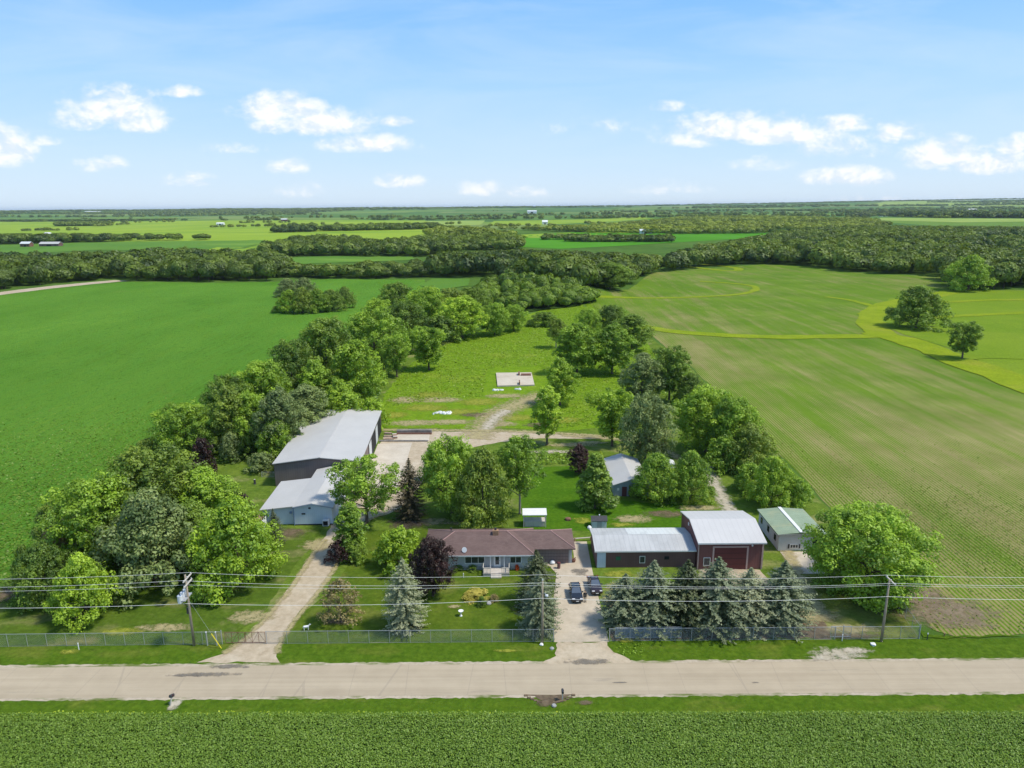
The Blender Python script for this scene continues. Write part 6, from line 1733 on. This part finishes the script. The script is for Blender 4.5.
cv = nt.nodes.new('ShaderNodeCombineXYZ'); nt.links.new(U, cv.inputs[0]); nt.links.new(math_n(nt, 'MULTIPLY', V, 1.5), cv.inputs[1])
nz = noise(nt, cv.outputs[0], 26, 8, 0.58, 0.25)
nz2 = noise(nt, cv.outputs[0], 70, 6, 0.6, 0.15)
nn_ = math_n(nt, 'ADD', math_n(nt, 'MULTIPLY', nz, 0.72), math_n(nt, 'MULTIPLY', nz2, 0.28))
def dirpx(px_, py_):
    d = FW + RT * (px_ - 512) / FPX - UP * (py_ - 384) / FPX
    return d[0] / d[1], d[2] / d[1]
total = None
CL = [(112, 112, 40, 20, 1.0), (142, 126, 26, 11, .85), (80, 124, 20, 10, .7), (2, 152, 26, 22, 1.0), (44, 142, 16, 6, .5), (180, 93, 18, 7, .8), (98, 166, 24, 9, .55), (188, 181, 20, 9, .55),
      (285, 112, 40, 16, 1.0), (318, 126, 48, 15, .95), (366, 146, 40, 10, .9), (397, 123, 15, 6, .8), (240, 150, 30, 6, .4), (289, 168, 17, 9, .8), (302, 193, 20, 8, .6), (401, 183, 20, 8, .8), (481, 190, 19, 9, .75), (525, 194, 22, 7, .5),
      (735, 132, 56, 16, 1.05), (690, 140, 30, 11, .8), (790, 136, 42, 15, .95), (846, 126, 28, 9, .85), (895, 136, 22, 11, .8), (835, 152, 40, 14, .6), (945, 158, 34, 17, 1.0), (985, 166, 40, 13, .85), (1020, 150, 24, 14, .7), (848, 179, 34, 11, .9), (760, 165, 30, 9, .4), (670, 108, 22, 6, .45), (590, 130, 45, 9, .28), (665, 190, 40, 8, .3), (900, 200, 60, 6, .3)]
for (cx_, cy_, rx_, ry_, st_) in CL:
    u0, v0 = dirpx(cx_, cy_); u1, _ = dirpx(cx_ + rx_ * 1.15, cy_); _, v1 = dirpx(cx_, cy_ - ry_ * 1.15)
    a = math_n(nt, 'DIVIDE', math_n(nt, 'SUBTRACT', U, u0), (u1 - u0))
    b = math_n(nt, 'DIVIDE', math_n(nt, 'SUBTRACT', V, v0), (v1 - v0))
    b = math_n(nt, 'MAXIMUM', b, math_n(nt, 'MULTIPLY', b, -2.0))
    q = math_n(nt, 'SQRT', math_n(nt, 'ADD', math_n(nt, 'MULTIPLY', a, a), math_n(nt, 'MULTIPLY', b, b)))
    k = math_n(nt, 'MULTIPLY', math_n(nt, 'SUBTRACT', 1.45, q, True), st_)
    total = k if total is None else math_n(nt, 'MAXIMUM', total, k)
dens = math_n(nt, 'ADD', math_n(nt, 'MULTIPLY', total, 1.35), math_n(nt, 'MULTIPLY', math_n(nt, 'SUBTRACT', nn_, .5), 4.0))
mr = nt.nodes.new('ShaderNodeMapRange'); mr.interpolation_type = 'SMOOTHSTEP'; mr.inputs[1].default_value = .04; mr.inputs[2].default_value = 1.5; mr.inputs[4].default_value = .97
nt.links.new(dens, mr.inputs[0])
gate_ = math_n(nt, 'MULTIPLY', mr.outputs[0], math_n(nt, 'MULTIPLY', math_n(nt, 'MINIMUM', math_n(nt, 'MULTIPLY', total, 4.0), 1.0), math_n(nt, 'GREATER_THAN', sp.outputs[1], 0.06)))
# thin high veil
vl = noise(nt, vmap(nt, cv.outputs[0], (1.0, 3.2, 1)), 3.2, 6, 0.6, .6)
mv = nt.nodes.new('ShaderNodeMapRange'); mv.inputs[1].default_value = .42; mv.inputs[2].default_value = .80; mv.inputs[4].default_value = .42
nt.links.new(vl, mv.inputs[0])
SKYK = 1.0
hs = nt.nodes.new('ShaderNodeHueSaturation'); hs.inputs['Saturation'].default_value = 1.0; hs.inputs['Value'].default_value = 1.0
elv = math_n(nt, 'ARCSINE', sp.outputs[2])
hb = ramp(nt, math_n(nt, 'DIVIDE', elv, 0.30, True), [(0.0, (3.1, 3.75, 4.45)), (0.2, (2.55, 3.5, 4.55)), (0.5, (1.85, 3.1, 4.6)), (0.9, (0.85, 2.3, 4.5))])
ha = ramp(nt, math_n(nt, 'DIVIDE', elv, 0.9, True), [(0.0, (.92, .92, .92)), (0.35, (.85, .85, .85)), (1.0, (0, 0, 0))])
nt.links.new(mix(nt, ha, sky.outputs[0], hb), hs.inputs['Color'])
off = nt.nodes.new('ShaderNodeVectorMath'); off.operation = 'ADD'; off.inputs[1].default_value = (.007, .012, 0)
nt.links.new(cv.outputs[0], off.inputs[0])
nzs = noise(nt, off.outputs[0], 26, 8, 0.58, 0.25)
cl = ramp(nt, math_n(nt, 'ADD', math_n(nt, 'MULTIPLY', math_n(nt, 'SUBTRACT', nz, nzs), 2.6), 0.5, True), [(.25, (3.8, 4.2, 4.65)), (.62, (4.85, 4.9, 4.95))])
c1 = mix(nt, mv.outputs[0], hs.outputs[0], (3.3, 4.0, 4.7))
c2 = mix(nt, gate_, c1, cl)
nt.links.new(c2, bg.inputs['Color']); bg.inputs['Strength'].default_value = 0.15
nt.links.new(bg.outputs[0], out.inputs['Surface'])
sl_ = bpy.data.lights.new('sun', 'SUN'); sl_.energy = 2.85; sl_.angle = math.radians(7); sl_.color = (1.0, 0.93, 0.78)
so = bpy.data.objects.new('sun', sl_); COL.objects.link(so)
sd = Vector((math.sin(SUN_AZ) * math.cos(SUN_EL), math.cos(SUN_AZ) * math.cos(SUN_EL), math.sin(SUN_EL)))
so.rotation_euler = sd.to_track_quat('Z', 'Y').to_euler(); so.location = (200, 100, 300)

SC.view_settings.view_transform = 'Standard'; SC.view_settings.look = 'None'
SC.view_settings.gamma = 1.0; SC.view_settings.use_curve_mapping = False
SC.view_settings.exposure = 0.55
SC.cycles.max_bounces = 6; SC.cycles.transparent_max_bounces = 16; SC.cycles.volume_bounces = 0
SC.cycles.use_denoising = True
